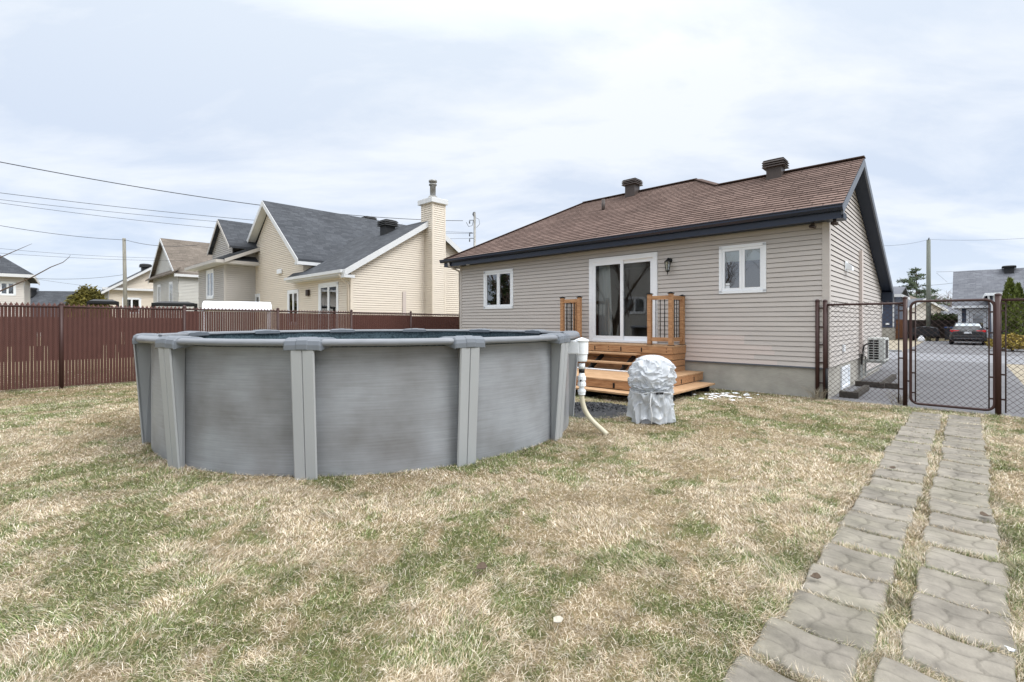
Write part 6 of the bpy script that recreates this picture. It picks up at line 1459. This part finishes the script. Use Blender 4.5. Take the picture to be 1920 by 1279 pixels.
s.add(V, [(i*4+j, (i+1)*4+j, (i+1)*4+j+1, i*4+j+1) for i in range(n) for j in range(3)], smooth=True); tag(s.build('snow_bank', 'snow'), 'low white snow bank in front of the cedars across the street', 'snow', kind='stuff')
# lawns of the street
def patch(name, label, x0, x1, y0, y1):
    pts = [L(x0,y0,-0.03), L(x1,y0,-0.03), L(x1,y1,-0.03), L(x0,y1,-0.03)]; tag(MB().quad(*pts).build(name, 'straw_lawn'), label, 'lawn', kind='structure')
pm('straw_lawn', lin('#8c8371'), rough=0.95, scale=0.9, base2=lin('#a39a89'), detail=10, bump=0.6, bscale=40)
pm('green_lawn', lin('#74755a'), rough=0.95, scale=0.9, base2=lin('#948f76'), detail=10, bump=0.6, bscale=40)
patch('front_lawn', 'straw-coloured front lawn right of the driveway', 2.95, 30, -0.02, 13.9)
patch('front_lawn', 'straw-coloured lawn across the street left of the opposite driveway', -30, -0.4, 20.0, 40)
pts = [L(5.2,20.0,-0.03), L(40,20.0,-0.03), L(40,40,-0.03), L(5.2,40,-0.03)]; tag(MB().quad(*pts).build('opposite_lawn', 'green_lawn'), 'dull green lawn across the street before the cedars', 'lawn', kind='structure')

# dry leaves on the path and lawn
def leaf(label, u, v, sz, mat='leaf_brown'):
    Y = F*HC/(v-VH); x, y = at(u, Y); rg = random.Random(int(u)); s = MB(); n = 9; V = []
    for k in range(n):
        a = 2*PI*k/n; q = sz*(0.55+0.45*abs(math.cos(a*1.5)))*rg.uniform(0.8, 1.1); V.append((q*math.cos(a), q*0.7*math.sin(a), 0.02+0.35*sz*(math.cos(a)**2)+rg.uniform(0, 0.006)))
    V.append((0,0,0.022)); V += [(p[0],p[1],p[2]-0.003) for p in V]
    s.add(V, [(k, (k+1) % n, n) for k in range(n)]+[(n+1+(k+1) % n, n+1+k, 2*n+1) for k in range(n)]); o = s.build('dry_leaf', mat); o.location = (x,y,0.012); o.rotation_euler = (0,0,rg.uniform(0,6)); tag(o, label, 'leaf', 'dry leaves')
leaf('curled brown leaf at the left edge of the path slabs', 1528, 1093, 0.042)
leaf('small brown leaf at the far part of the path', 1670, 883, 0.05)
leaf('dry brown leaf at the right edge of the path', 1848, 975, 0.05)
leaf('pale dry leaf lying on the lawn in the middle foreground', 1046, 1178, 0.04, 'stone_cream')
leaf('dark brown leaf on the lawn right of the pool', 902, 1075, 0.05)
leaf('pale chip lying on the right slab near the bottom', 1896, 1233, 0.025, 'white_trim')
# dry weeds at the fence foot
def weeds(label, u, v, n, h, seed):
    rg = random.Random(seed); Y = F*HC/(v-VH); x, y = at(u, Y); s = MB()
    for k in range(n):
        a = rg.uniform(0, 2*PI); l_ = h*rg.uniform(0.4, 1); b = Vector((rg.gauss(0,0.06), rg.gauss(0,0.04), 0)); s.tube([b, b+Vector((math.cos(a)*l_*0.3, math.sin(a)*l_*0.3, l_*0.6)), b+Vector((math.cos(a)*l_*0.8, math.sin(a)*l_*0.8, l_*0.75))], [0.003,0.0025,0.001], 3, caps=False)
    o = s.build('dry_weeds', 'straw_lawn'); o.location = (x,y,0); tag(o, label, 'weeds', 'dry weeds at the fence')
weeds('tuft of dry weeds at the foot of the first fence post by the house', 1532, 750, 45, 0.34, 1)
weeds('tuft of dry weeds at the foot of the fence post left of gate', 1688, 758, 45, 0.34, 2)

# ------------------------------------------------------------------ what stands behind the photographer (seen in the window panes)
for k_, (tx, ty, th_) in enumerate(((-13.5,3.2,8.5), (-16.5,7.6,9.5), (-21,13.5,10), (-10.5,-1.5,8.5), (-19.5,10.2,9), (-13,0.0,9), (-22.5,15.2,9.5), (-24.5,18.2,10))):
    bare_tree(('spreading bare tree out of view beyond the left fence', 'tall bare tree out of view left of the pool', 'bare tree out of view beside the pale house', 'bare tree out of view behind the left fence corner', 'forked bare tree out of view past the left fence', 'bushy bare tree out of view near the yard corner', 'bare tree out of view mirrored in the left window', 'thin bare tree out of view behind the pale house')[k_], tx, ty, th_, 21+k_, 0.6, 0.2, 6 if k_ in (0, 1, 6, 5) else 5, group='bare trees out of view')
hb = thing('back_neighbour_house', 'beige neighbour house out of view at left, mirrored in the patio door', 'house', (-25,3.5,0), PI/2-0.1)
s = MB(); s.lap([[(-6,0),(6,0),(6,4.5),(0,7.5),(-6,4.5)]], (0,0,0), (1,0,0), (0,0,1), (0,-1,0), 0.13, 0.018, 0.0, 0.25, 0.025); s.build('siding', 'siding_grey', hb)
window(hb, -1, 1, 2.2, 3.6, y=-0.03, trim=0.1, sash=0.08)
s = MB(); roof_slab(s, [(6.5,-0.5,4.25),(6.5,8,4.25),(0,8,7.6),(0,-0.5,7.6)], 0.15); roof_slab(s, [(-6.5,8,4.25),(-6.5,-0.5,4.25),(0,-0.5,7.6),(0,8,7.6)], 0.15); s.build('roof', 'shingle_dark', hb)
